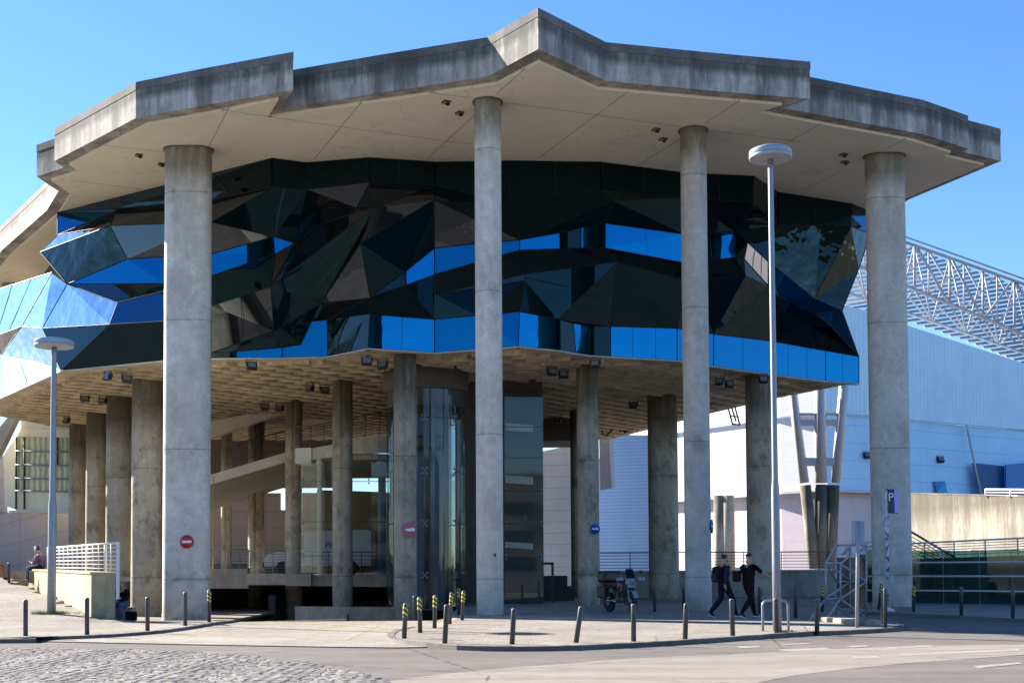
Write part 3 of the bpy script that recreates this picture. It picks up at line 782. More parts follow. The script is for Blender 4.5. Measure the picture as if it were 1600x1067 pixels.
# waffle ribs clipped to the slab outline
def clip_line(poly, p, d):
    ts = []
    n = len(poly)
    for i in range(n):
        a, b = poly[i], poly[(i + 1) % n]; e = b - a
        den = d.x * e.y - d.y * e.x
        if abs(den) < 1e-9: continue
        t = ((a.x - p.x) * e.y - (a.y - p.y) * e.x) / den; s = ((a.x - p.x) * d.y - (a.y - p.y) * d.x) / den
        if 0 <= s < 1: ts.append(t)
    ts.sort(); return list(zip(ts[::2], ts[1::2]))
rib_area = inset(gl_plan, .9)
def ribs(ang, step, w, h, z):
    mb = MB(); d = Vector((math.cos(ang), math.sin(ang))); n = Vector((-d.y, d.x))
    for k in range(-40, 41):
        p = Vector((0, 62)) + n * (k * step)
        for t0, t1 in clip_line(rib_area, p, d):
            if t1 - t0 < .6: continue
            a, b = p + d * t0, p + d * t1; o = n * w / 2
            mb.hexa([(v.x, v.y, z - h) for v in (a - o, b - o, b + o, a + o)], [(v.x, v.y, z) for v in (a - o, b - o, b + o, a + o)])
    return mb
ribs(R(52), 1.0, .26, .17, ZB + .03).build('rib', M['waffle'], slab)
ribs(R(-12), .85, .18, .13, ZB + .025).build('rib', M['waffle'], slab)
eb = MB()
for poly, hgt in ((gl_bot, .10),):
    for a, b in zip(poly[:-1], poly[1:]):
        d = (b - a).normalized(); n = Vector((d.y, -d.x)) * .03
        eb.hexa([(v.x, v.y, ZB - .05) for v in (a + n, b + n, b - n * 8, a - n * 8)], [(v.x, v.y, ZB - .003) for v in (a + n, b + n, b - n * 8, a - n * 8)])
eb.build('edge_trim', M['beam'], PV)

# --- columns (rounded oblong plan)
def stadium(cx, cy, w, d, rz=0, n=10):
    pts = []
    if w >= d: r = d / 2; a = (w - d) / 2; cs = [(a, 0, -90), (-a, 0, 90)]
    else: r = w / 2; a = (d - w) / 2; cs = [(0, a, 0), (0, -a, 180)]
    for ox, oy, st in cs:
        for i in range(n + 1):
            t = R(st + 180 * i / n); pts.append(Vector((ox + r * math.cos(t), oy + r * math.sin(t))))
    m = Matrix.Rotation(rz, 2)
    return [(cx + (m @ p).x, cy + (m @ p).y) for p in pts]
def column(pxl, pxr, D, zb, zt, mat, depth=None, rz=0, ring=False):
    pc = PD((pxl + pxr) / 2, 885, D); w = (pxr - pxl) * D / F; d = depth or w
    mb = MB(); out = stadium(pc.x, D, w, d, rz, 12); n = len(out)
    zs = [zb, zt]
    vs = [(x, y, z) for z in zs for x, y in out]
    mb.add(vs, [(i, (i + 1) % n, n + (i + 1) % n, n + i) for i in range(n)], 0, True)
    if ring:
        o2 = stadium(pc.x, D, w + .14, d + .14, rz, 12); mb.prism(o2, ZS - .03, ZS + .05, 1)
    return mb.build('column', [M[mat], M['seam']], PV)
column(254.5, 328, 45.0, -.9, ZS + .02, 'column', .85, ring=True)
column(744.5, 786.5, 40.5, -.1, ZS + .02, 'column', .9, ring=True)
column(1070.5, 1111.5, 43.3, -.1, ZS + .02, 'column', .95, ring=True)
column(1363, 1424.5, 46.2, -.1, ZS + .02, 'column', .85, ring=True)
for l, r, D, zb, dep in ((205, 252, 52.0, -1.2, .8), (165, 204, 57.0, -1.2, .8), (133.5, 164, 63.0, -.5, .8), (107, 133, 68, -.5, .8), (615.5, 651, 46.8, -2.5, None), (903, 937, 49.3, -.1, None),
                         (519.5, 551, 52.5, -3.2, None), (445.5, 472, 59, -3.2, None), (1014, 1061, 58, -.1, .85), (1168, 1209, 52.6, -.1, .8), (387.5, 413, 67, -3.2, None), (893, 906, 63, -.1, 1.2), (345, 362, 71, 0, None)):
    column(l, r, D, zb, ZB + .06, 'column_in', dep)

# --- what stands inside, below the glazed storey
def wallseg(name, a, b, z0, z1, th, mat, parent=PV, z0b=None, z1b=None):
    """upright slab from plan point a to b (front face), heights may differ at the two ends"""
    a, b = Vector(a), Vector(b); d = (b - a).normalized(); n = Vector((-d.y, d.x)) * th
    z0b = z0 if z0b is None else z0b; z1b = z1 if z1b is None else z1b
    mb = MB(); mb.hexa([(a.x, a.y, z0), (b.x, b.y, z0b), (b.x + n.x, b.y + n.y, z0b), (a.x + n.x, a.y + n.y, z0)],
                       [(a.x, a.y, z1), (b.x, b.y, z1b), (b.x + n.x, b.y + n.y, z1b), (a.x + n.x, a.y + n.y, z1)])
    return mb.build(name, M[mat], parent)
def zat(px, py, D): return PD(px, py, D).z
# ramp climbing to the right: upstand, deck behind it
P0 = PD(318, 747, 58); P1 = PD(452, 707, 60)
mb = MB()
def band(mb, pl, D0, pr, D1, depth, mi=0):
    (xl, ytl, ybl), (xr, ytr, ybr) = pl, pr
    a, b, c, d = PD(xl, ybl, D0), PD(xr, ybr, D1), PD(xr, ytr, D1), PD(xl, ytl, D0)
    mb.slabpoly([a, b, c, d], (0, depth, 0), mi)
band(mb, (240, 768, 782), 58, (452, 705, 720), 60, .5)
mb.build('ramp', M['whitewash'], PV)
mb = MB(); band(mb, (240, 780, 788), 58.2, (452, 718, 725), 60.2, 9.0); mb.build('ramp_deck', simple('ramp underside', (.22, .20, .18), .85), PV)
mb = MB(); band(mb, (240, 676, 716), 62, (452, 634, 641), 64, .5); mb.build('ramp', M['whitewash'], PV)
mb = MB(); band(mb, (455, 618, 672), 66, (600, 618, 640), 66, .4); mb.build('partition_wall', M['whitewash'], PV)
# mezzanine with a curved upstand and a pale end block
mb = MB(); pts = [(486, 700.5, 719), (520, 694, 714), (550, 688, 709), (590, 681, 707), (617, 681, 707), (652, 682, 708)]; Ds = [55, 54.6, 54.3, 54.1, 54.4, 55]
for i in range(5): band(mb, pts[i], Ds[i], pts[i + 1], Ds[i + 1], .35)
mb.build('mezzanine', M['beam'], PV)
mb = MB(); band(mb, (461, 700, 724), 54.9, (486.3, 699, 724), 54.9, .9); mb.build('mezzanine', M['whitewash'], PV)
mb = MB()
for i in range(5):
    a, b = PD(pts[i][0], pts[i][2] - 6, Ds[i] + .36), PD(pts[i + 1][0], pts[i + 1][2] - 6, Ds[i + 1] + .36)
    z = 6.1; mb.slabpoly([(a.x, a.y, z), (b.x, b.y, z), (b.x, 66, z), (a.x, 66, z)], (0, 0, .25))
mb.build('mezzanine_floor', M['raw'], PV)
# ground floor deck over the garage
mb = MB()
for pl, D0, pr, D1 in (((240, 888, 919), 56, (388, 888, 919), 56), ((386, 895.5, 913.5), 55.6, (447, 895.5, 913.5), 55.6), ((447, 896, 915), 55.3, (486, 896, 915), 55.3), ((486, 897, 915), 55.6, (640, 898, 917), 55.6)):
    band(mb, pl, D0, pr, D1, .4)
mb.build('floor_edge', M['raw'], PV)
mb = MB()
for x0, x1, y0, y1, z in ((-22, -2.0, 56.2, 80, .95),):
    mb.slabpoly([(x0, y0, z), (x1, y0, z), (x1, y1, z), (x0, y1, z)], (0, 0, .22))
mb.build('floor_slab', M['raw'], PV)
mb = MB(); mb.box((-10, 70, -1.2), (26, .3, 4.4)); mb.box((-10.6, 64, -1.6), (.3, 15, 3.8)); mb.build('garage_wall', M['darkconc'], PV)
mb = MB(); band(mb, (461, 947, 975), 52, (600, 948, 975), 52, .3); band(mb, (600, 948, 1000), 52, (640, 948, 1000), 52, .3); mb.build('garage_upstand', M['raw'], PV)
wallseg('back_wall', (-24, 75), (-13.6, 75), .9, 5.9, .3, 'pinkwall'); wallseg('back_wall', (-12.3, 75), (-4.2, 75), .9, 5.9, .3, 'pinkwall')
wallseg('back_wall', (-13.6, 75), (-12.3, 75), .9, 4.9, .3, 'pinkwall')
mb = MB(); mb.box((-18, 77, 8.0), (16, .3, 3.4)); mb.build('back_wall', M['coremat'], PV)
mb = MB(); band(mb, (495, 765, 893), 66, (592, 768, 893), 66, .2); mb.build('back_wall', simple('ochre plaster', (.42, .29, .16), .8), PV)
# lift and stair core
mb = MB(); mb.prism([(-1.75, 53), (1.30, 53), (1.30, 70), (-5.4, 70), (-5.4, 56.5), (-1.75, 53.4)], -.1, ZB + .05); mb.build('core', M['coremat'], PV)
mb = MB(); mb.prism([(1.32, 66), (3.3, 66), (4.4, 70), (1.32, 70)], 8.0, ZB + .05); mb.build('core', M['coremat'], PV)
for y, h in ((661, 11), (742, 12), (800, 0), (846, 9), (951, 8)):
    if h:
        mb = MB(); band(mb, (789, y, y + h), 52.6, (833, y + 3, y + h + 3), 52.6, .35); mb.build('stair_flight', M['whitewash'], PV)

mb = MB(); p = PD(773, 868, 40.5 - .458)
mb.poly([p + Vector((x, -.002 - .02 * 0, z)) for x, z in ((-.03, .03), (-.045, .08), (-.02, .10), (-.012, .05), (.008, .05), (.018, .10), (.045, .08), (.035, .0), (.012, -.05), (-.02, -.03))]); mb.build('painted_mark', M['black'], PV, fixn=False)
# ------------------------------------------------------------------ unseen backdrop behind the camera, added to darken the glass reflections
def backdrop_block(x0, x1, y, h, lab, col):
    b = empty('backdrop_building', ((x0 + x1) / 2, y, 0), lab, 'building')
    mb = MB(); mb.prism([(x0, y), (x1, y), (x1, y - 14), (x0, y - 14)], -.2, h); mb.build('wall', simple('backdrop wall', col, .8), b)
    k = x0 + 1.2
    fl = int((h - 1) / 3.2)
    for f in range(fl):
        x = x0 + 1.5
        wb = MB()
        wb.box(((x0 + x1) / 2, y + .03, 1.9 + f * 3.2), (x1 - x0 - 2.4, .1, 1.5)); wb.build('window', M['gdark'], b)
    rf = MB(); rf.box(((x0 + x1) / 2, y - 7, h + .15), (x1 - x0 + .6, 14.6, .3)); rf.build('roof', M['coping'], b)
backdrop_block(-62, -20, -40, 12, 'long low grey office block across the street, mirrored in the glass', (.10, .09, .085))
backdrop_block(-19, 25, -62, 15, 'tall dark office block behind the street trees, mirrored in the glass', (.07, .065, .06))
backdrop_block(26, 70, -34, 14, 'brown office block at the street corner, mirrored in the glass', (.08, .06, .05))
def backdrop_tree(x, y, h, seed, lab):
    rnd = random.Random(seed)
    t = empty('backdrop_tree', (x, y, -.1), lab, 'tree', 'trees across the street')
    mb = MB(); mb.tube((x, y, -.15), (x + .1, y, h * .45), .20, 8, r1=.13)
    for i in range(5):
        a = i * 1.257 + rnd.random(); mb.tube((x + .1, y, h * (.3 + .03 * i)), (x + math.cos(a) * h * .22, y + math.sin(a) * h * .22, h * (.55 + .06 * i)), .08, 6, r1=.03)
    mb.build('trunk', M['bark'], t)
    mb = MB()
    for i in range(900):
        c = Vector((rnd.gauss(0, 1), rnd.gauss(0, 1), rnd.gauss(0, .9))); c = c.normalized() * (rnd.random() ** .4)
        lump = 1 + .35 * mnoise.noise(c * 1.8 + Vector((seed, 0, 0)))
        p = Vector((x, y, h * .66)) + Vector((c.x * h * .36, c.y * h * .36, c.z * h * .34)) * lump
        s = rnd.uniform(.25, .55); m = Matrix.Rotation(rnd.uniform(0, 6.3), 3, Vector((rnd.gauss(0, 1), rnd.gauss(0, 1), rnd.gauss(0, 1))).normalized())
        mb.poly([p + m @ Vector(q) * s for q in ((-.5, 0, 0), (0, -.3, .08), (.5, 0, 0), (0, .3, -.08))])
    mb.build('crown', M['leaf'], t)
for i, (x, h) in enumerate(((-17, 9), (-9.5, 10), (-1.5, 9.4), (6, 10.5), (13.5, 9.2), (21, 10))):
    backdrop_tree(x, -30 - (i % 3) * 1.4, h, i + 3, 'broad street tree opposite the pavilion, %s in the mirrored row' % ('first', 'second', 'third', 'fourth', 'fifth', 'last')[i])
# ------------------------------------------------------------------ exhibition hall behind, on the right
HALL = empty('exhibition_hall', (26, 95, 0), 'white metal clad exhibition hall with an open steel truss roof behind the pavilion', 'building')
HB = [(960, 108.5), (1063, 100.5), (1220, 90.6), (1292, 88.0), (1364, 90.0), (1429, 92.8), (1600, 100.2), (1760, 108)]   # plan: pixel column -> distance
def hq(px, z, inn=0.0):
    D = interp(HB, px) + inn; p = PD(px, 700, D); return Vector((p.x, p.y, z))
def hwall(name, pxs, z0s, z1s, mat, inn=0.0, th=.5):
    mb = MB()
    for i in range(len(pxs) - 1):
        a, b = hq(pxs[i], z0s[i], inn), hq(pxs[i + 1], z0s[i + 1], inn); c, d = hq(pxs[i + 1], z1s[i + 1], inn), hq(pxs[i], z1s[i], inn)
        mb.slabpoly([a, b, c, d], (0, th, 0))
    return mb.build(name, M[mat], HALL)
hwall('upper_wall', [960, 1063, 1220, 1292], [12.0] * 4, [20.5, 20.4, 20, 19.8], 'whitepanel')
hwall('upper_wall', [1292, 1364, 1429, 1600, 1760], [12.0] * 5, [19.8, 19.4, 18.8, 17.3, 15.6], 'ribbed')
hwall('wall', [960, 1063, 1220, 1292], [6.7] * 4, [11.99] * 4, 'whitepanel', .55)
hwall('wall', [1292, 1364, 1429, 1505, 1600, 1760], [6.7] * 6, [11.99] * 6, 'shadepanel', .55)
hwall('lower_wall', [960, 1063, 1220, 1292, 1364, 1429, 1600, 1760], [-1] * 8, [6.69] * 8, 'lowcladding', 1.6)
hwall('ledge', [960, 1063, 1220, 1292, 1364, 1429, 1600], [6.55] * 7, [6.72] * 7, 'steelwhite', .3, 1.4)
mb = MB(); mb.slabpoly([PD(1518, 723, 96.5), PD(1532, 776, 96.5), PD(1569, 776, 97), PD(1569, 728, 97)], (0, -.06, 0)); mb.build('loading_door', simple('dark blue door paint', (.02, .10, .25), .5), HALL)
mb = MB(); mb.slabpoly([PD(1570, 726, 96.6), PD(1570, 776, 96.6), PD(1680, 776, 100), PD(1680, 716, 100)], (0, -.25, 0)); mb.build('side_wall', simple('bright blue wall paint', (.025, .19, .52), .5), HALL)
mb = MB(); mb.slabpoly([PD(1459, 752, 94.4), PD(1464, 769.5, 94.4), PD(1480, 769.5, 95), PD(1477, 752, 95)], (0, -.05, 0)); mb.build('window', M['gblue2'], HALL)
mb = MB(); a, b = PD(1510, 664, 96.2), PD(1534, 777, 96.2); mb.tube(a, b, .08, 6); mb.build('corner_trim', M['steelwhite'], HALL)
for px, r, m in ((1124, .42, 'wall'), (1137, .5, 'raw')):
    p = PD(px, 800, 93.5); mb = MB(); mb.lathe((p.x, p.y, 0), [(r, -.5), (r, 6.6)], 16); mb.build('column', M[m], HALL)
# pale corrugated annexes seen between the columns
mb = MB(); a, b = PD(900, 700, 86), PD(1034, 700, 84)
mb.slabpoly([(a.x, a.y, -.5), (b.x, b.y, -.5), (b.x, b.y, zat(1014, 680, 84)), (a.x, a.y, zat(940, 678, 86))], (0, .5, 0)); mb.build('annex_wall', M['corrug'], HALL)
mb = MB(); a, b = PD(838, 700, 82), PD(896, 700, 81)
mb.slabpoly([(a.x, a.y, -.5), (b.x, b.y, -.5), (b.x, b.y, 9.2), (a.x, a.y, 8.8)], (0, .5, 0)); mb.build('annex_wall', panelled('blue white panels', (.60, .66, .76), 0, .72, 'X', gap=.04, dark=.5), HALL)
mb = MB(); mb.slabpoly([PD(936, 684, 80), PD(951, 683, 80), PD(955, 762, 80), PD(938, 766, 80)], (0, .3, 0)); mb.slabpoly([PD(951.3, 683, 80), PD(957, 684, 80.4), PD(961, 761, 80.4), PD(955.3, 762, 80)], (0, .3, 0)); mb.build('side_panel', panelled('grey side panels', (.34, .36, .42), 0, .7, 'X'), HALL)
# open truss roof
def chord(p, q, x): return p[1] + (q[1] - p[1]) * (x - p[0]) / (q[0] - p[0])
TT = ((1421, 381), (1600, 444)); TM = ((1423, 450), (1600, 523)); TBm = ((1425, 492), (1600, 552))
def tp(line, x, D=96): return PD(x, chord(*line, x), D + (x - 1420) * .035)
mb = MB()
mb.tube(tp(TT, 1322), tp(TT, 1720), .119, 8); mb.tube(tp(TM, 1322), tp(TM, 1720), .133, 8); mb.tube(tp(TBm, 1322), tp(TBm, 1720), .119, 8)
mb.tube(tp(TT, 1322) + Vector((0, 0, .42)), tp(TT, 1720) + Vector((0, 0, .42)), .070, 6)
xs = [1328, 1378, 1429, 1484, 1536, 1585, 1640, 1700]
for i, x in enumerate(xs):
    mb.tube(tp(TT, x), tp(TM, x), .098, 6)
    if i + 1 < len(xs):
        x2 = xs[i + 1]
        if i in (0, 2, 3): mb.tube(tp(TT, x + 3), tp(TM, x2 - 2), .098, 6)
        elif i in (1, 4): mb.tube(tp(TM, x + 2), tp(TT, x2 - 3), .091, 6)
        else: mb.tube(tp(TT, x + 2), tp(TM, x2), .091, 6)
        xm = (x + x2) / 2
        mb.tube(tp(TM, x, 96.2), tp(TBm, xm, 97), .070, 6); mb.tube(tp(TM, x2, 96.2), tp(TBm, xm, 97), .070, 6)
        mb.tube(tp(TBm, xm, 97), tp(TT, x2, 101), .063, 6); mb.tube(tp(TBm, xm, 97), tp(TT, x, 101), .063, 6)
for i in range(len(xs) - 1):
    x, x2 = xs[i] + 22, xs[i + 1] + 22
    mb.tube(tp(TT, x, 101), tp(TM, x2, 101), .08, 6); mb.tube(tp(TM, x, 101), tp(TT, x2, 101), .08, 6); mb.tube(tp(TM, x, 101), tp(TBm, x2, 101), .07, 6); mb.tube(tp(TT, x, 101), tp(TM, x, 101), .07, 6)
mb.tube(tp(TM, 1322, 101), tp(TM, 1720, 101), .10, 8)
mb.build('roof_truss', M['truss'], HALL)
WT = [(1292, 466), (1337, 479), (1364, 483), (1424, 500), (1525, 535), (1600, 565), (1700, 606)]
mb = MB(); yl = 372
while yl < 640:
    seg = []
    for x in range(1318, 1722, 4):
        y = yl - .15 * (x - 1318)
        if y > chord(*TT, x) + 5 and y < interp(WT, x) + 4: seg.append((x, y))
    if len(seg) > 3:
        D = 103 + (640 - yl) * .035
        a, b = PD(*seg[0], D), PD(*seg[-1], D + 5); d = (b - a).normalized()
        mb.slabpoly([a, b, b + Vector((0, .40, .22)), a + Vector((0, .40, .22))], (0, .03, -.09))
    yl += 6.6
mb.build('louvre', simple('greyish louvre paint', (.34, .32, .33), .6), HALL)
# tripod pylon
mb = MB()
for a, b, r in (((1233, 575), (1257, 754), .27), ((1280, 560), (1283, 754), .36), ((1322, 560), (1306, 754), .28)):
    mb.tube(PD(*a, 74), PD(*b, 74), r, 12)
mb.build('pylon', M['steelwhite'], HALL)
for x0, x1, y0, y1 in ((1246, 1312, 655, 665), (1250, 1309, 715, 727), (1244, 1316, 645, 649)):
    mb = MB(); mb.slabpoly([PD(x0, y1, 73.8), PD(x1, y1, 73.8), PD(x1, y0, 73.8), PD(x0, y0, 73.8)], (0, .5, 0)); mb.build('cross_beam', M['steelwhite'], HALL)
for a, b, r in (((1258, 758), (1273, 888), .33), ((1283, 757), (1283, 888), .35), ((1302, 758), (1297, 888), .36)):
    mb = MB(); mb.tube(PD(*a, 74), PD(*b, 74), r, 14); mb.build('pylon_foot', M['wall'], HALL)
mb = MB(); mb.slabpoly([PD(1262, 779, 73.9), PD(1302, 779, 73.9), PD(1302, 768, 73.9), PD(1262, 768, 73.9)], (0, .4, 0)); mb.build('cross_beam', M['raw'], HALL)

def floodlight(p, rz, tilt, lab, group, sc=1.0, wall=False):
    t = empty('floodlight', p, lab, 'floodlight', group, rz)
    m = Matrix.Rotation(tilt, 3, 'X')
    mb = MB(); mb.bbox((0, 0, -.22 * sc), (.40 * sc, .17 * sc, .32 * sc), .02, mat=m); mb.box(Vector((0, 0, -.22 * sc)) + m @ Vector((0, .11 * sc, 0)), (.28 * sc, .07 * sc, .2 * sc), mat=m); mb.build('housing', M['black'], t, local=True)
    mb = MB(); mb.box(Vector((0, 0, -.22 * sc)) + m @ Vector((0, -.088 * sc, 0)), (.30 * sc, .012, .22 * sc), mat=m); mb.build('lens', M['lens'], t, local=True)
    mb = MB()
    for s in (-1, 1): mb.box((s * .22 * sc, 0, -.11 * sc), (.02, .05, .25 * sc))
    mb.box((0, 0, .01), (.46 * sc, .06, .02)); mb.build('bracket', M['black'], t, local=True)
    return t
for (x, y), lab in (((1355, 711), 'small black floodlight on the white hall wall, left of the outer pavilion column'), ((1469, 718), 'small black floodlight on the white hall wall above the retaining wall')):
    p = hq(x, 0, .5); p = PD(x, y - 6, p.y - .2); floodlight(p, R(20), R(-35), lab, 'floodlights on the hall wall', 1.35)

# retaining wall with rail, plaza parapet, glass fence
t = empty('retaining_wall', (24, 66, 0), 'sunlit beige concrete retaining wall streaked with dark runs, right of the outer column', 'wall')
mb = MB(); a0, a1 = PD(1398, 771, 84), PD(1800, 781, 62)
mb.slabpoly([(a0.x, a0.y, -.3), (a1.x, a1.y, -.3), a1, a0], (.45, .3, 0)); mb.build('wall', M['wall'], t)
mb = MB(); mb.slabpoly([a0 + Vector((-.02, -.03, 0)), a1 + Vector((-.02, -.03, 0)), a1 + Vector((.5, .35, 0)), a0 + Vector((.5, .35, 0))], (0, 0, .09)); mb.build('coping', M['coping'], t)
def railing(name, pts, h, nrail, posts, r, mat, lab, cat='railing', group=None, top_r=None, rails_lo=.12):
    """posts at fractions along a polyline of base points"""
    pts = [Vector(p) for p in pts]
    t = empty(name, pts[0].lerp(pts[-1], .5), lab, cat, group)
    L = [0]
    for a, b in zip(pts, pts[1:]): L.append(L[-1] + (b - a).length)
    def at(f):
        s = f * L[-1]
        for i in range(len(pts) - 1):
            if s <= L[i + 1] + 1e-6: return pts[i].lerp(pts[i + 1], (s - L[i]) / (L[i + 1] - L[i]))
    Z = Vector((0, 0, 1))
    mb = MB(); mb.path([p + Z * h for p in pts], top_r or r * 1.3, 6); mb.build('handrail', M[mat], t)
    for k in range(nrail):
        z = rails_lo + (h - rails_lo) * k / nrail
        mb = MB(); mb.path([p + Z * z for p in pts], r * .6, 5); mb.build('rail', M[mat], t)
    for k in range(posts):
        p = at(k / (posts - 1)); mb = MB(); mb.tube(p, p + Z * h, r, 6); mb.build('post', M[mat], t)
    return t
q0, q1 = PD(1540, 776.5, 74.5), PD(1760, 780.5, 64)
railing('railing', [q0, q1], .45, 2, 6, .05, 'steelwhite', 'short white railing on top of the streaked retaining wall')
t = empty('parapet_wall', (10, 60.5, 0), 'low shaded concrete parapet along the back of the plaza behind the motorcycle', 'wall')
mb = MB(); mb.box((11, 61, .45), (14.6, .35, 1.5)); mb.build('wall', M['raw'], t)
mb = MB(); mb.box((11, 60.98, 1.24), (14.7, .45, .08)); mb.build('coping', M['beam'], t)
railing('railing', [(3.8, 60.9, 1.28), (18.2, 60.9, 1.28)], .85, 5, 9, .022, 'raildark', 'thin dark railing on the parapet at the back of the plaza')
FEN = empty('glass_fence', (16, 48, 0), 'long green glass fence with white rails at the right edge of the plaza', 'fence')
fx = [1342, 1412, 1474, 1531, 1582, 1650, 1730]
fD = [50.5, 49.5, 48.5, 47.6, 46.8, 45.8, 44.6]
for i in range(len(fx) - 1):
    a, b = PD(fx[i], 900, fD[i]), PD(fx[i + 1], 900, fD[i + 1]); e = (b - a).normalized() * .02
    mb = MB(); zt = 1.5 + .5; mb.slabpoly([(a.x + e.x, a.y, .02), (b.x - e.x, b.y, .02), (b.x - e.x, b.y, zt), (a.x + e.x, a.y, zt)], (0, .02, 0)); mb.build('glass_pane', M['fenceglass'], FEN)
for x, d in zip(fx, fD):
    p = PD(x, 900, d); mb = MB(); mb.box((p.x, p.y + .06, .99), (.03, .05, 1.98)); mb.box((p.x, p.y + .06, 2.0), (.55, .06, .035)); mb.build('post', M['steelgrey'], FEN)
for z in (1.57, 1.05, .5):
    mb = MB(); mb.path([(PD(x, 900, d).x, d - .06, z) for x, d in zip(fx, fD)], .035, 6); mb.build('rail', M['railwhite'], FEN)
t = empty('parapet_wall', (17, 58, 0), 'dark shaded sloping parapet behind the green glass fence', 'wall')  # wall added so the fence glass in front reads dark
a, b = PD(1336, 876, 60), PD(1760, 862, 49)
mb = MB(); mb.slabpoly([(a.x, a.y, -.1), (b.x, b.y, -.1), b, a], (.2, .3, 0)); mb.build('wall', M['raw'], t)
rr = [PD(1352, 877, 58.8), PD(1430, 872.5, 56.8), PD(1760, 860.5, 48.5)]
railing('railing', rr, .68, 5, 9, .03, 'railwhite', 'sloping white handrail above the glass fence in front of the retaining wall')
st = empty('stair_railing', PD(1460, 860, 62), 'descending stair railing of thin parallel rods beside the outer column', 'railing')
for i in range(8):
    mb = MB(); mb.tube(PD(1424, 832 + i * 6.2, 63), PD(1493, 873 + i * 2.6, 63), .022, 5); mb.build('rod', M['raildark'], st)
mb = MB(); mb.tube(PD(1424, 830, 63), PD(1495, 872, 63), .04, 6); mb.build('handrail', M['steelgrey'], st)
ws = empty('stair_railing', PD(1360, 865, 62), 'bright white stair railing glimpsed left of the outer column', 'railing')
for i in range(4):
    mb = MB(); mb.tube(PD(1351, 848 + i * 5, 64), PD(1372, 846 + i * 7, 64), .04, 5); mb.build('rail', M['railwhite'], ws)
for a, b in (((1353, 846), (1353, 880)), ((1360, 884), (1372, 850))):
    mb = MB(); mb.tube(PD(*a, 64), PD(*b, 64), .05, 6); mb.build('post', M['railwhite'], ws)
# ------------------------------------------------------------------ left side: wing behind, low wall, railing
WING = empty('glazed_wing', (-26, 72, 0), 'cream wing with a big curtained window box on the far left behind the columns', 'building')
def pan(name, pts, D, th, mat, Dl=None):
    n = len(pts); mb = MB(); ps = []
    for x, y in pts:
        d = D if Dl is None else lerp(Dl, D, (x + 60) / 220.0)
        ps.append(PD(x, y, d))
    mb.slabpoly(ps, (0, th, 0)); return mb.build(name, M[mat] if isinstance(mat, str) else mat, WING)
pan('wall', [(33, 640), (150, 640), (150, 671), (33, 669)], 70, .5, 'whitewash')
pan('lit_soffit', [(26, 682), (150, 684), (150, 671.3), (33, 669.3)], 70.05, .5, simple('bright cream lintel', (.86, .79, .62), .8))  # lit underside of the window box, light put into a brighter cream
def mk_curtain():
    m = NT('pale green curtain behind glass'); x, y, z = m.xyz()
    w = m.math('SINE', m.math('ADD', m.math('MULTIPLY', x, 21.0), m.math('MULTIPLY', m.noise(2.5, 3), 5)))
    c = m.mix(m.mrange(w, -1, 1), (.42, .42, .22), (.80, .80, .52))
    c = m.mix(1.0, c, m.ramp(m.noise(.8, 4), [(.3, .7), (.7, 1.1)]), 'MULTIPLY')
    return m.fin(c, .35, spec=.5)
M['curtain'] = mk_curtain()
win = pan('window', [(25, 766), (150, 768), (150, 684.2), (25, 682.2)], 70.2, .2, 'curtain')
for y in (704.5, 726, 747, 766.5):
    mb = MB(); mb.tube(PD(24, y, 70.05), PD(150, y + 1.8, 70.05), .045, 5); mb.build('window_bar', M['steelgrey'], win)
for x in (25, 38, 90):
    mb = MB(); mb.tube(PD(x, 683, 70.08), PD(x, 795 if x < 60 else 726, 70.08), .05, 5); mb.build('window_bar', M['black'], win)
pan('apron_panel', [(25, 797), (150, 798), (150, 768.5), (25, 766.5)], 70.2, .25, simple('cream apron panel', (.82, .78, .58), .6))
pan('sill', [(13, 800), (150, 801), (150, 797.3), (13, 797)], 69.9, .6, 'whitewash')
pan('side_pane', [(8, 790), (24, 796), (24, 684), (5, 712)], 71, .1, 'whitewash')  # white light on this pane put in as plain plaster white
pan('wall', [(-70, 905), (150, 880), (150, 800.5), (-70, 800.5)], 72.5, .5, 'leftcladding')
pan('wall', [(-70, 800), (7, 800), (4, 712), (-70, 740)], 72.4, .5, 'leftcladding')
pan('beam', [(0, 705), (24, 655), (33, 640), (22, 640), (-20, 690), (-20, 740)], 69, .6, 'beam')
# neighbouring wall fin of the pavilion roof, far left
mb = MB(); mb.slabpoly([PD(x, y, 66) for x, y in ((22, 399), (44, 395), (27, 455), (18, 480), (2, 530), (-30, 560), (-30, 470), (0, 452))], (0, 1.2, 0)); mb.build('roof_fin', M['fascia'], PV)
mb = MB(); mb.slabpoly([PD(x, y, 66.4) for x, y in ((44.5, 395), (78, 380), (60, 430), (33, 480), (20, 500), (18.5, 480), (27.5, 455))], (0, 1.0, 0)); mb.build('roof_fin', M['beam'], PV)
mb = MB(); mb.slabpoly([PD(x, y, 65.6) for x, y in ((17, 512), (33, 497), (33, 470), (17, 475))], (0, .3, 0)); mb.build('window', M['gdark'], PV)

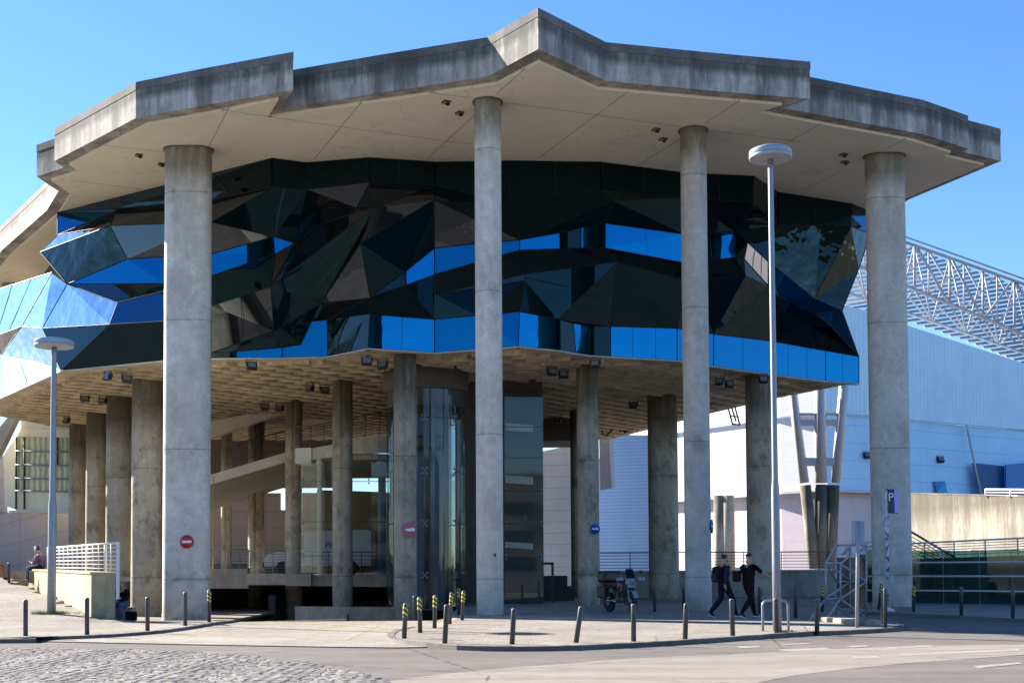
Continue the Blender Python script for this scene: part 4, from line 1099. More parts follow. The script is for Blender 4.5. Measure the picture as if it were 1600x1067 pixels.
# low concrete wall and white railing
LW = empty('low_wall', (-15, 43, 0), 'low weathered concrete wall along the left pavement below the white railing', 'wall')
A = Vector((-12.12, 37.0)); B = Vector((-18.95, 50.2)); dv = (B - A).normalized(); nv = Vector((dv.y, -dv.x)) * -1
if nv.x < 0: nv = -nv
W = .64
mb = MB(); zt0, zt1 = 1.35, 1.46
mb.hexa([(A.x, A.y, -.3), (A.x + nv.x * W, A.y + nv.y * W, -.3), (B.x + nv.x * W, B.y + nv.y * W, .4), (B.x, B.y, .4)],
        [(A.x, A.y, zt0), (A.x + nv.x * W, A.y + nv.y * W, zt0), (B.x + nv.x * W, B.y + nv.y * W, zt1), (B.x, B.y, zt1)])
mb.build('wall', M['lowwall'], LW)
mb = MB()
for f0, f1 in ((0, .235), (.238, .62), (.623, 1.0)):
    a, b = A + (B - A) * f0, A + (B - A) * f1; z0, z1 = lerp(zt0, zt1, f0), lerp(zt0, zt1, f1); o = nv * .03
    mb.hexa([(a.x - o.x, a.y - o.y, z0 + .002), (a.x + nv.x * (W + .03), a.y + nv.y * (W + .03), z0 + .002), (b.x + nv.x * (W + .03), b.y + nv.y * (W + .03), z1 + .002), (b.x - o.x, b.y - o.y, z1 + .002)],
            [(a.x - o.x, a.y - o.y, z0 + .06), (a.x + nv.x * (W + .03), a.y + nv.y * (W + .03), z0 + .06), (b.x + nv.x * (W + .03), b.y + nv.y * (W + .03), z1 + .06), (b.x - o.x, b.y - o.y, z1 + .06)])
mb.build('coping', M['lowwall'], LW)
e0 = A + nv * (W + .06); e1 = B + nv * (W + .06)
rl = railing('railing', [(e0.x, e0.y, 1.33), (e1.x, e1.y, 1.40)], .93, 7, 15, .028, 'railwhite', 'long white barred railing on the low wall at the left', top_r=.035, rails_lo=.05)
mb = MB(); mb.box((e0.x + .02, e0.y - .03, 1.45), (.09, .06, 1.66)); mb.build('post', M['railwhite'], rl)
lb = empty('low_wall', (-20.6, 51.5, 1.0), 'far low stub of concrete wall beside the seated pair', 'wall')
mb = MB(); mb.hexa(*[[(*PD(x, 900, d).xy, z) for x, d in ((16, 51), (62, 51.2), (62, 51.9), (16, 51.8))] for z in (.9, 1.42)]); mb.build('wall', M['lowwall'], lb)
# steps block behind the wall for the seated man
# weeds
def weeds(name, c, rx, ry, n, h, seed, lab):
    rnd = random.Random(seed); mb = MB()
    for i in range(n):
        a = rnd.uniform(0, 6.28); q = rnd.random() ** .6; x, y = c[0] + math.cos(a) * rx * q, c[1] + math.sin(a) * ry * q
        l = h * rnd.uniform(.4, 1); d = rnd.uniform(0, 6.28); w = .008
        ox, oy = math.cos(d) * l * .6, math.sin(d) * l * .6
        mb.add([(x - w, y, c[2]), (x + w, y, c[2]), (x + ox, y + oy, c[2] + l)], [(0, 1, 2)])
    return tag(mb.build(name, M['grass'], fixn=False), lab, 'weeds', 'weeds along the wall foot')
weeds('weed_tuft', (-13.7, 38.0, .17), .55, .3, 420, .14, 1, 'green weeds round the foot of the left lamp post')
weeds('weed_tuft', (-12.9, 38.3, .12), .6, .45, 420, .15, 2, 'long strip of green weeds at the foot of the low wall')
weeds('weed_tuft', (-12.0, 36.8, 0), .28, .12, 220, .17, 3, 'green weed clump at the front corner of the low wall')
weeds('weed_tuft', (-13.4, 28.5, 0), .16, .12, 120, .1, 4, 'small weed clump at the foot of the leftmost kerb bollard')
weeds('weed_tuft', (6.05, 28.6, 0), .22, .1, 120, .09, 5, 'small weed clump at the foot of the bollard by the bike hoop')
# ------------------------------------------------------------------ floodlights under the glazed storey
FL = [(168, 580, 'leftmost front floodlight under the glazed storey, beside the street lamp'), (198, 584, 'floodlight under the glazed storey left of the broad front column'),
      (133, 616, 'floodlight under the slab in the second left row, outer one'), (161, 619, 'floodlight under the slab in the second left row, inner one'), (104, 650, 'floodlight hanging in front of the curtained window box'),
      (393, 563, 'bright floodlight under the slab just right of the broad front column'), (573, 556, 'outer one of the floodlight pair left of the column below the blue lamp reflection'), (598, 562, 'inner one of the floodlight pair left of the column below the blue lamp reflection'),
      (484, 599, 'outer floodlight of the middle pair left of the slim inner column'), (507, 602, 'inner floodlight of the middle pair left of the slim inner column'),
      (414, 629, 'deep outer floodlight above the ramp'), (437, 631, 'deep inner floodlight above the ramp'), (360, 655, 'farthest floodlight above the upper ramp'),
      (862, 573, 'small floodlight right of the central front column'), (880, 577, 'larger floodlight right of the central front column'), (930, 560, 'floodlight at the glass edge above the arrow sign column'),
      (1125, 588, 'outer floodlight right of the third tall column'), (1139, 592, 'inner floodlight right of the third tall column'), (1192, 585, 'floodlight at the glass edge left of the tall street lamp'),
      (990, 626, 'deep floodlight behind the arrow sign column'), (872, 650, 'deepest floodlight in the dark beside the stair core')]
for i, (x, y, lab) in enumerate(FL):
    p = PZ(x, y, ZB - .24 if y < 640 else ZB - .3)
    floodlight(p, R((-35, 25, 10, -20)[i % 4]), R(-28), lab, 'floodlights under the glazed storey', .92)
# dark steel frames hanging at the far slab edge
for k, (x0, y0, dx) in enumerate(((1062, 640, 12), (1133, 628, 12), (962, 661, 20))):
    t = empty('hanging_frame', PD(x0, y0, 69), ('thin black steel frame hanging behind the third tall column', 'thin black steel frame hanging between the third column and the street lamp', 'wide zigzag black steel frame hanging beside the arrow sign column')[k], 'steel frame', 'black frames under the far slab edge')
    D = 69 if k < 2 else 72
    mb = MB()
    if k < 2:
        for s in (0, 5, 11): mb.tube(PD(x0 + s, y0 - 8, D + s * .12), PD(x0 + s + dx, y0 + 36 - (6 if s == 5 else 0), D + s * .12), .05, 5)
        mb.tube(PD(x0 + dx, y0 + 34, D), PD(x0 + dx + 11, y0 + 36, D + 1.3), .05, 5); mb.tube(PD(x0 + 10, y0 + 22, D), PD(x0 + 22, y0 + 23, D + 1.3), .04, 5)
    else:
        pts = [(x0 - 26, 655), (x0 - 20, 679), (x0 - 14, 680), (x0 + 4, 662), (x0 + 12, 673), (x0 + 6, 674), (x0 + 16, 660), (x0 + 22, 672), (x0 + 46, 651), (x0 + 38, 657), (x0 + 46, 670), (x0 + 52, 671)]
        mb.path([PD(*q, D) for q in pts], .05, 5); mb.tube(PD(x0 + 14, 674, D), PD(x0 + 50, 652, D + 2), .12, 5)
    mb.build('frame', M['black'], t)

# ------------------------------------------------------------------ glass lift, stair glass, lobby glass
lc = PD(666, 885, 50.4); LR = 1.56
t = empty('glass_lift', (lc.x, lc.y, 0), 'round glass lift shaft with steel fittings behind the slim inner column', 'lift shaft')
zz = [-.1] + [zat(666, y, 48.9) for y in (898, 817, 735, 652, 604)]
for i in range(5):
    for k in range(6):
        a0, a1 = R(180 + k * 60 + 1), R(180 + k * 60 + 59); n = 8; mb = MB()
        vs = []
        for j in range(n + 1):
            a = a0 + (a1 - a0) * j / n
            for z in (zz[i] + .02, zz[i + 1] - .02): vs.append((lc.x + LR * math.cos(a), lc.y + LR * math.sin(a), z))
        mb.add(vs, [(2 * j, 2 * j + 2, 2 * j + 3, 2 * j + 1) for j in range(n)], 0, True)
        mb.build('glass_pane', M['clear'], t, fixn=False)
mb = MB(); mb.lathe((lc.x, lc.y, 0), [(LR + .02, zz[5] - .06), (LR + .12, zz[5]), (LR + .12, ZB + .02)], 28); mb.build('top_ring', M['coremat'], t)
mb = MB(); mb.lathe((lc.x, lc.y, 0), [(LR - .02, zz[4] + .5), (LR - .02, ZB)], 28); mb.build('top_drum', simple('brown lift drum', (.16, .13, .10), .6), t)
for k, (a, r, m) in enumerate(((255, .05, 'steelgrey'), (285, .09, 'steelgrey'), (310, .06, 'raildark'), (90, .22, 'steelgrey'), (60, .12, 'gteal'), (120, .12, 'raildark'), (275, .10, 'raildark'), (330, .05, 'steelgrey'))):
    rr = LR - .18 if k < 4 else LR * .55
    mb = MB(); mb.tube((lc.x + rr * math.cos(R(a)), lc.y + rr * math.sin(R(a)), -.1), (lc.x + rr * math.cos(R(a)), lc.y + rr * math.sin(R(a)), ZB), r, 10); mb.build('guide_rail', M[m], t)
mb = MB(); mb.box((lc.x + .1, lc.y + .5, 4), (1.5, .4, 8.4)); mb.build('lift_back', simple('lift back panel', (.13, .16, .20), .3, .4), t)
mb = MB(); mb.bbox((lc.x, lc.y, 6.4), (1.5, 1.2, .5), .1); mb.build('car_floor', M['raildark'], t)
for z in zz[1:5]:
    for a in (272, 236, 320):
        c = Vector((lc.x + (LR + .02) * math.cos(R(a)), lc.y + (LR + .02) * math.sin(R(a)), z)); mb = MB()
        tx = Vector((-math.sin(R(a)), math.cos(R(a)), 0))
        for sx in (-1, 1):
            for szz in (-1, 1):
                q = c + tx * (.09 * sx) + Vector((0, 0, .10 * szz)); mb.lathe(q, [(0, -.03), (.035, -.025), (.035, .01), (0, .012)], 8, axis='Y'); mb.tube(c, q, .015, 5)
        mb.build('glass_fitting', M['steelgrey'], t)
def glass_screen(name, lab, D0, x0, D1, x1, ys, nx, mat='clear'):
    t = empty(name, PD((x0 + x1) / 2, ys[-1], (D0 + D1) / 2), lab, 'glass screen')
    for i in range(len(ys) - 1):
        for k in range(nx):
            f0, f1 = k / nx, (k + 1) / nx; g = .25
            xa, xb = lerp(x0, x1, f0) + g, lerp(x0, x1, f1) - g; da, db = lerp(D0, D1, f0), lerp(D0, D1, f1)
            mb = MB(); mb.slabpoly([PD(xa, ys[i + 1] - .4, da), PD(xb, ys[i + 1] - .4, db), PD(xb, ys[i] + .4, db), PD(xa, ys[i] + .4, da)], (0, .015, 0)); mb.build('glass_pane', M[mat], t)
    for y in ys[1:-1]:
        mb = MB(); mb.tube(PD(x0, y, D0 + .03), PD(x1, y, D1 + .03), .018, 5); mb.build('joint_bar', M['raildark'], t)
        for k in range(nx + 1):
            f = k / nx; mb = MB(); c = PD(lerp(x0, x1, f) + (3 if k == 0 else -3), y, lerp(D0, D1, f) - .03)
            for sx in (-1, 1): mb.lathe(c + Vector((0, 0, .08 * sx)), [(0, -.03), (.04, -.025), (.04, .02)], 8, axis='Y')
            mb.build('glass_fitting', M['steelgrey'], t)
    return t
glass_screen('glass_screen', 'tall glass screen in front of the stair core right of the central column', 51.8, 788, 51.6, 849, (606, 667, 715, 767, 818, 870, 924, 956), 1)
glass_screen('glass_screen', 'glass lobby screen below the mezzanine left of the lift', 54.7, 470, 54.4, 616, (722, 752, 815, 868, 895), 4)
for x, r, m, D, lab in ((499.5, .10, 'whitewash', 54.9, 'pale slim post behind the lobby glass'), (597, .17, 'steelgrey', 54.8, 'blue grey steel post behind the lobby glass')):
    p = PD(x, 800, D); mb = MB(); mb.tube((p.x, p.y, 1.18), (p.x, p.y, 6.15), r, 12); mb.tube((p.x, p.y, 1.17), (p.x, p.y, 1.25), r * 1.6, 12); mb.tube((p.x, p.y, 5.9), (p.x, p.y, 6.1), r * 1.5, 12); tag(mb.build('steel_post', M[m]), lab, 'post')
# indoor railings
rl = railing('railing', [PD(316, 738, 58.1), PD(450, 704, 60.1)], .95, 6, 8, .025, 'raildark', 'dark railing on the sloping ramp behind the broad front column')
railing('railing', [PD(462, 700, 55.1), PD(486, 700, 55.1), PD(550, 687, 54.5), PD(590, 680.5, 54.3), PD(616, 680.5, 54.6)], .95, 7, 8, .022, 'raildark', 'curved railing on the mezzanine above the lobby glass')
railing('railing', [PD(316, 889, 56.1), PD(388, 889, 56.1)], .86, 6, 6, .022, 'steelgrey', 'pale steel railing on the deck edge right beside the broad front column')
railing('railing', [PD(387, 896, 55.7), PD(446, 896, 55.7)], .98, 7, 4, .024, 'steelgrey', 'pale steel railing on the deck edge in front of the white van')
railing('railing', [PD(465, 896.5, 55.4), PD(487, 896.5, 55.4)], .98, 7, 2, .024, 'steelgrey', 'short pale steel railing on the deck edge right of the van nose')
railing('railing', [PD(488, 897, 55.8), PD(616, 897, 55.8)], .98, 5, 6, .020, 'raildark', 'faint railing on the deck edge behind the lobby glass')
mb = MB(); p = PD(333, 800, 57); mb.tube((p.x, p.y, .6), (p.x, p.y, 5.6), .025, 6); tag(mb.build('yellow_cord', simple('yellow cord', (.55, .42, .02), .6)), 'thin yellow cord hanging down beside the broad front column', 'cord')
g = empty('height_barrier', PD(855, 960, 52), 'black height barrier frame right of the glass screen', 'barrier')
mb = MB(); mb.box(PD(863.5, 920, 52), (.10, .1, 2.1)); mb.build('post', M['black'], g)
mb = MB(); mb.box(PD(856, 880, 52), (.48, .1, .1)); mb.build('crossbar', M['black'], g)
g = empty('dark_hoarding', PD(872, 940, 60), 'black low hoarding filling the gap beside the stair core', 'hoarding')
mb = MB(); mb.slabpoly([PD(850, 957, 56), PD(897, 957, 56), PD(897, 915, 56), PD(850, 915, 56)], (0, .1, 0)); mb.build('panel', M['black'], g)

# ------------------------------------------------------------------ street lamps
def lamp(x, y, zb, zt, rp, rh, lab):
    t = empty('street_lamp', (x, y, zb), lab, 'street lamp', 'street lamps in front of the pavilion')
    mb = MB(); mb.lathe((x, y, 0), [(rp * 1.5, zb - .05), (rp * 1.45, zb + 1.6), (rp * 1.4, zb + 3.2), (rp * 1.05, zb + 3.5), (rp * .9, zt - .25), (rp * .9, zt)], 14); mb.build('pole', M['steelgrey'], t)
    mb = MB(); mb.lathe((x, y, zt), [(rh * .35, .20), (rh * .9, .19), (rh * .985, .165), (rh, .14), (rh, .05), (rh * .985, .042)], 40); h = mb.build('lamp_head', M['lampgrey'], t)
    mb = MB(); mb.lathe((x, y, zt), [(rh * .99, .038), (rh * 1.0, .03), (rh * .995, -.02), (rh * .965, -.03)], 40); mb.build('rim', simple('lamp rim enamel', (.36, .38, .42), .4), h)
    mb = MB(); mb.lathe((x, y, zt), [(rh * .96, -.024), (rh * .5, .0), (.07, -.01), (.07, -.16), (0, -.16)], 32); mb.build('reflector', M['lampunder'], h)
    return t
p = PD(81, 900, 38); lamp(p.x, 38, hp(p.x, 38), zat(85, 541, 38), .085, .57, 'street lamp with a round flat head on the left pavement by the low wall')
p = G(1216, 985.5); zl = PD(1210, 247, p[1]).z; lamp(p[0] - .02, p[1], 0, zl, .068, .49, 'tall street lamp with a flat round head right of the walking pair')

# ------------------------------------------------------------------ bollards
def bollard(px, yb, yt, lab, xt=None, stripe=False, r=.052, z=0.0):
    base = PZ(px, yb, z); D = base.y; top = PD(px if xt is None else xt, yt, D)
    t = empty('bollard', base, lab, 'bollard', 'slim bollards along the kerbs')
    d = (top - base); L = d.length; q = d.to_track_quat('Z', 'Y').to_matrix()
    def put(mb, name, mat, sm=False):
        mb.v = [q @ v for v in mb.v]; return mb.build(name, mat, t, local=True)
    mb = MB(); mb.lathe((0, 0, 0), [(r, -.08), (r, L - .02), (r * .94, L - .008)], 14); put(mb, 'post', M['bollard'])
    mb = MB(); mb.lathe((0, 0, 0), [(r * .93, L - .012), (r * .8, L + .004), (r * .4, L + .012), (0, L + .014)], 14); put(mb, 'cap', M['bolltop'])
    if stripe:
        mb = MB(); mb.lathe((0, 0, 0), [(r * 1.06, L * .62), (r * 1.07, L * .63), (r * 1.07, L * .97), (r * 1.05, L * .975)], 14); put(mb, 'hazard_band', M['hazard'])
    return t
for a in ((40, 993, 937, 'leftmost dark bollard on the left kerb, weeds at its foot'), (136, 991, 934, 'dark bollard on the left kerb in front of the low wall end'), (230.5, 985, 933, 'dark bollard on the left kerb before the leftmost back columns'),
          (289.5, 977, 925, 'dark bollard in front of the broad column with the no entry sign'), (14, 908, 879, 'small dark bollard far left beside the seated pair'),
          (695, 1004.5, 945, 'plain dark bollard at the front of the hazard banded group', 698), (800, 1006, 951, 'dark bollard on the island kerb beside the round lamp shadow', 803), (900, 1003.5, 948, 'dark bollard leaning to the right on the island kerb', 908),
          (990, 1001.5, 944, 'dark bollard on the kerb in front of the motorcycle'), (1070.5, 998.5, 943, 'dark bollard on the kerb before the third tall column', 1072), (1145, 992.5, 936, 'dark bollard on the kerb in front of the walking pair', 1143),
          (1213.5, 988.5, 935, 'dark bollard on the kerb in front of the bike hoop and lamp', 1212), (1276.5, 987, 936, 'dark bollard before the scaffold frame, in shade'), (1243, 965, 919, 'dark bollard in shade left of the scaffold frame'),
          (1186.5, 959, 916, 'dark bollard in shade just right of the walking man in black'), (1023, 955, 921, 'dark bollard in shade right of the motorcycle'), (1068, 951, 917, 'dark bollard in shade left of the third tall column'),
          (1383, 981, 919, 'front dark bollard at the island tip, in shade'), (1379.5, 975, 923, 'dark bollard close behind the one at the island tip'),
          (1502, 962, 917, 'dark bollard before the middle of the glass fence'), (1582.5, 965.5, 921, 'dark bollard before the right end of the glass fence'), (647.5, 964, 931, 'small dark bollard at the foot of the slim column, in shade'),
          (544, 967, 959, 'tiny dark bollard top showing beyond the driveway crest')):
    zb = 0.0
    if a[0] == 14: zb = 1.05
    if a[0] == 544: zb = -.45
    bollard(a[0], a[1], a[2], a[3], a[4] if len(a) > 4 else None, z=zb)
for a in ((327, 970, 922, 'hazard banded bollard at the foot of the broad column'), (631.5, 997, 943, 'front left hazard banded bollard of the island group', 634), (656.5, 988, 933, 'hazard banded bollard second in the island row', 655.5), (679, 981, 930, 'hazard banded bollard third in the island row', 680),
          (702.5, 974.5, 926, 'hazard banded bollard fourth in the island row, leaning', 706), (717, 960.5, 919, 'rearmost hazard banded bollard by the lift', 716.5), (722, 968.5, 923, 'hazard banded bollard nearest the central column', 724.5),
          (1373, 952, 912, 'leaning hazard banded bollard left of the parking sign pole', 1377), (1427.5, 956, 915, 'hazard banded bollard at the right foot of the outer column'), (1285, 956, 917, 'hazard banded bollard behind the scaffold frame')):
    bollard(*a[:4], xt=a[4] if len(a) > 4 else None, stripe=True)

# ------------------------------------------------------------------ signs
def text_mesh(txt, size, mat, parent, loc, rot, depth=.004, font=None):
    cu = bpy.data.curves.new('lettering', 'FONT'); cu.body = txt; cu.size = size; cu.extrude = depth; cu.align_x = 'CENTER'; cu.align_y = 'CENTER'
    cu.resolution_u = 4
    tmp = bpy.data.objects.new('lettering_curve', cu); COL.objects.link(tmp)
    dg = bpy.context.evaluated_depsgraph_get(); me = bpy.data.meshes.new_from_object(tmp.evaluated_get(dg)); me.name = 'lettering'
    bpy.data.objects.remove(tmp); bpy.data.curves.remove(cu)
    me.materials.clear(); me.materials.append(mat)
    o = bpy.data.objects.new('lettering', me); COL.objects.link(o); o.parent = parent; o.location = loc; o.rotation_euler = rot
    return o
def round_sign(p, r, face, rz, lab, sym=None, tilt=0):
    t = empty('road_sign', p, lab, 'road sign', None, rz)
    mb = MB(); mb.lathe((0, 0, 0), [(0, -.02), (r * .97, -.02), (r, -.012), (r, .01), (0, .01)], 32, axis='Y'); mb.build('sign_face', M[face], t, local=True)
    mb = MB()
    if sym == 'bar': mb.box((0, -.024, 0), (r * 1.42, .006, r * .36)); mb.build('white_bar', M['white_sign'], t, local=True)
    if sym == 'faded':
        mb.poly([(x * r, -.025, z * r) for x, z in ((-.62, -.05), (-.45, .13), (.05, .15), (.25, .22), (.66, .22), (.7, -.18), (.2, -.24), (-.4, -.2))]); mb.build('white_bar', M['white_sign'], t, local=True)
    if sym == 'arrow':
        mb.slabpoly([(x * r, -.0225, z * r) for x, z in ((-.72, -.13), (.25, -.13), (.18, -.33), (.74, 0), (.18, .33), (.25, .13), (-.72, .13))], (0, -.004, 0)); mb.build('arrow', M['white_sign'], t, local=True)
    return t
round_sign(PD(292, 846, 44.54), .235, 'red_sign', 0, 'red no entry sign with a white bar on the broad front column', 'bar')
round_sign(PD(640, 827, 46.34), .27, 'pink_sign', R(12), 'faded pink no entry sign on the slim inner column', 'faded')
round_sign(PD(930, 826, 48.86), .195, 'blue_sign', R(14), 'round blue sign with a white arrow on the inner column', 'arrow')
round_sign(PD(1112.3, 822, 43.2), .24, 'blue_sign', R(72), 'blue arrow sign seen nearly edge on, at the side of the third tall column', 'arrow')
# parking sign
c = PD(1395.5, 783, 41.5)
t = empty('parking_sign', (PD(1387.5, 948, 41.5).x, 41.5, 0), 'blue parking sign box with a white P on a scribbled white pole', 'parking sign')
rz = R(52)
mz = Matrix.Rotation(rz, 3, 'Z')
mb = MB(); mb.bbox(c, (.34, .22, .78), .015, mat=mz, mi=0); mb.build('sign_box', M['blue_box'], t)
fc = c + mz @ Vector((0, -.152, 0))
# face turned to the left: local -Y after a yaw to the left
mb = MB(); mb.box(c + mz @ Vector((-.1705, 0, 0)), (.006, .215, .77), mat=mz); f = mb.build('sign_face', M['navy'], t)
loc = c + mz @ Vector((-.176, 0, .12)) - t.location
text_mesh('P', .38, M['white_sign'], t, loc, (R(90), 0, rz - R(90)))
def mk_scribble():
    m = NT('white pole with scribbles'); n = m.noise(9, 5, .7, m.scaled((1, 1, .6)))
    return m.fin(m.mix(m.ramp(n, [(.5, 0), (.56, 1)]), (.62, .64, .66), (.05, .08, .14)), .5)
mb = MB(); pb = t.location; mb.tube((pb.x, 41.5, -.02), (pb.x + .02, 41.5, c.z + .45), .055, 10); mb.build('pole', mk_scribble(), t)
mb = MB(); mb.lathe((pb.x, 41.5, 0), [(.22, -.01), (.18, .05), (.09, .10), (.06, .14)], 14); mb.build('foot', M['railwhite'], t)

# ------------------------------------------------------------------ scaffold frame with rusty board
SC = empty('billboard_scaffold', PD(1322, 962, 37), 'pale tubular scaffold frame holding a rusty board, on the island', 'scaffold')
def sp(x, y, d): return PD(1250 + x * .2436, 740 + y * .2436, d)
DBk, DFr = 37.2, 35.6
T = []
for x, y0, y1, d in ((232, 455, 905, DBk), (322, 455, 905, DBk), (425, 455, 912, DBk), (165, 572, 800, DFr), (260, 577, 800, DFr)):
    T.append((sp(x, y0, d), sp(x, y1, d)))
T += [(sp(232, 458, DBk), sp(425, 455, DBk)), (sp(165, 572, DFr), sp(262, 572, DFr)), (sp(232, 690, DBk), sp(425, 690, DBk)), (sp(165, 800, DFr), sp(260, 800, DFr)),
      (sp(165, 572, DFr), sp(232, 455, DBk)), (sp(165, 575, DFr), sp(320, 682, DBk)), (sp(260, 577, DFr), sp(422, 690, DBk)), (sp(320, 692, DBk), sp(165, 798, DFr)), (sp(422, 692, DBk), sp(260, 800, DFr)),
      (sp(165, 800, DFr), sp(312, 908, DBk)), (sp(260, 803, DFr), sp(424, 922, DBk)), (sp(160, 803, DFr), sp(58, 945, 34.6)), (sp(255, 803, DFr), sp(150, 965, 34.0)), (sp(58, 945, 34.6), sp(150, 965, 34.0)),
      (sp(260, 577, DFr), sp(322, 520, DBk)), (sp(270, 520, DBk), sp(325, 460, DBk)), (sp(365, 515, DBk), sp(422, 460, DBk)), (sp(165, 572, DFr), sp(232, 690, DBk))]
for a, b in T:
    mb = MB(); mb.tube(a, b, .028, 7); mb.build('tube', M['scaffold'], SC)
mb = MB(); mb.slabpoly([sp(238, 517, DBk + .05), sp(420, 517, DBk + .05), sp(420, 463, DBk + .05), sp(238, 466, DBk + .05)], (0, .03, 0)); mb.build('top_panel', M['white_sign'], SC)
mb = MB(); mb.slabpoly([sp(238, 858, DBk + .06), sp(328, 858, DBk + .06), sp(328, 535, DBk + .06), sp(238, 540, DBk + .06)], (0, .03, 0)); mb.build('board', simple('brown weathered board', (.17, .115, .075), .8, var=.4, scale=2), SC)
mb = MB(); mb.slabpoly([sp(330, 860, DBk + .05), sp(419, 862, DBk + .05), sp(419, 533, DBk + .05), sp(330, 535, DBk + .05)], (0, .03, 0)); mb.build('rusty_board', M['rust'], SC)
t = empty('sign_post', PZ(1339, 980, 0), 'grey post with a small white sign back standing against the scaffold', 'sign post')
D = t.location.y; mb = MB(); mb.tube((t.location.x, D, -.02), PD(1340.5, 814, D), .045, 10); mb.build('post', M['scaffold'], t)
mb = MB(); mb.slabpoly([PD(1331, 850, D + .06), PD(1351, 850, D + .06), PD(1351, 813.5, D + .06), PD(1331, 813.5, D + .06)], (0, .02, 0)); mb.build('sign_plate', M['lampgrey'], t)
mb = MB(); mb.slabpoly([PD(1333, 848, D + .055), PD(1338, 848, D + .055), PD(1338, 815, D + .055), PD(1333, 815, D + .055)], (0, .02, 0)); mb.build('back_rib', M['steelwhite'], t)
rnd = random.Random(5)
for i, (x, y, w, lab) in enumerate(((1304, 968, .62, 'flat broken slab left in the rubble under the scaffold'), (1322, 970, .55, 'middle broken slab in the rubble under the scaffold'), (1341, 973, .6, 'biggest tan slab by the sign post foot'), (1357, 973, .5, 'rightmost broken slab in the rubble by the sign post'))):
    p = PZ(x, y, .05); mb = MB(); mb.bbox((p.x, p.y, .06), (w, .42, .13), .03, rz=rnd.uniform(-.6, .6)); tag(mb.build('stone_slab', M['raw']), lab, 'stone slab', 'broken slabs under the scaffold')
# bike hoop
a, b = G(1192, 985), G(1232, 984.5); t = empty('bike_hoop', (*a, 0), 'silver tube bike hoop beside the tall street lamp', 'bike rack')
zt = PD(1192, 938, a[1]).z; a3, b3 = Vector((*a, 0)), Vector((*b, 0)); dd = (b3 - a3).normalized()
pts = [a3 - Vector((0, 0, .05))] + [a3 + Vector((0, 0, z)) for z in (.3, zt - .12)] + [a3 + dd * (.12 - .12 * math.cos(q)) + Vector((0, 0, zt - .12 + .12 * math.sin(q))) for q in (.4, .8, 1.2, 1.57)] + \
      [b3 - dd * (.12 - .12 * math.cos(q)) + Vector((0, 0, zt - .12 + .12 * math.sin(q))) for q in (1.57, 1.2, .8, .4, 0)] + [b3 - Vector((0, 0, .05))]
mb = MB(); mb.path(pts, .03, 10); mb.build('tube', M['steelgrey'], t)
# ------------------------------------------------------------------ delivery van behind the lobby glass
VX = PD(412, 885, 63); VZ = 1.17
van = empty('delivery_van', (VX.x + 2.4, 63, VZ), 'white delivery van with dark lettering parked behind the deck railing', 'van')
M['vanwhite'] = simple('white van paint', (.62, .63, .64), .3, var=.06)
def vp(x, y, z): return (VX.x + x, 63 + y, VZ + z)
side = [(0, .42), (.04, .85), (.25, 1.02), (1.0, 1.18), (1.75, 2.02), (2.05, 2.12), (5.2, 2.18), (5.28, 2.0), (5.28, .42)]
mb = MB(); n = len(side); vs = [vp(x, 0, z) for x, z in side] + [vp(x, 1.9, z) for x, z in side]
mb.add(vs, [list(range(n)), list(range(n, 2 * n))[::-1]] + [(i, i + n, (i + 1) % n + n, (i + 1) % n) for i in range(n)]); mb.build('body', M['vanwhite'], van)
mb = MB(); mb.slabpoly([vp(1.04, -.012, 1.24), vp(1.95, -.012, 1.24), vp(1.95, -.012, 1.95), vp(1.72, -.012, 1.95)], (0, .02, 0)); mb.build('side_window', M['gdark'], van)
mb = MB(); mb.slabpoly([vp(1.03, .1, 1.235), vp(1.03, 1.8, 1.235), vp(1.70, 1.75, 1.985), vp(1.70, .15, 1.985)], (-.02, 0, .02)); mb.build('windscreen', M['gdark'], van)
for y in (.28, 1.62):
    mb = MB(); mb.bbox(vp(.06, y, .78), (.16, .34, .2), .04); mb.build('headlight', M['lens'], van)
mb = MB(); mb.bbox(vp(.0, .95, .5), (.18, 1.8, .26), .05); mb.build('bumper', M['rubber'], van)
for x in (.95, 4.3):
    w = MB(); w.lathe(vp(x, .06, .33), [(.18, -.1), (.33, -.1), (.345, -.06), (.345, .12), (.2, .14)], 22, axis='Y'); wo = w.build('wheel', M['rubber'], van)
    w = MB(); w.lathe(vp(x, .06, .33), [(0, -.09), (.15, -.095), (.19, -.06)], 18, axis='Y'); w.build('rim', M['steelgrey'], wo)
mb = MB(); mb.box(vp(3.9, -.012, 1.2), (.025, .02, 1.6)); mb.build('door_seam', M['black'], van)
text_mesh('PET', .42, M['black'], van, Vector(vp(3.35, -.02, 1.42)) - van.location, (R(90), 0, 0))

# ------------------------------------------------------------------ people
SKIN = simple('skin', (.42, .25, .17), .55, var=.08, scale=40)
HAIRM = simple('dark hair', (.018, .013, .010), .6, var=.3, scale=60)
def cloth(name, col):
    m = NT(name); n = m.noise(14, 5, .65); n2 = m.noise(3.5, 4)
    c = m.mix(1.0, col, m.ramp(n2, [(.3, .7), (.7, 1.2)]), 'MULTIPLY')
    m.bump(m.math('ADD', m.math('MULTIPLY', n2, .8), m.math('MULTIPLY', n, .2)), .5, .03)
    return m.fin(c, .9, spec=.15)
BLACKC = cloth('black cloth', (.010, .010, .012)); NAVYC = cloth('navy cloth', (.022, .030, .058)); DENIM = cloth('blue denim', (.07, .12, .22)); DENIMD = cloth('dark denim', (.012, .017, .032))
SHOE = simple('dark shoe', (.02, .02, .025), .5); SOLE = simple('white sole', (.6, .6, .6), .6); TAN = cloth('tan shoe', (.28, .15, .08)); PLUM = cloth('plum knit', (.16, .10, .15)); SHIRT = cloth('white shirt', (.6, .6, .6)); GREYC = cloth('grey cloth', (.16, .15, .16))
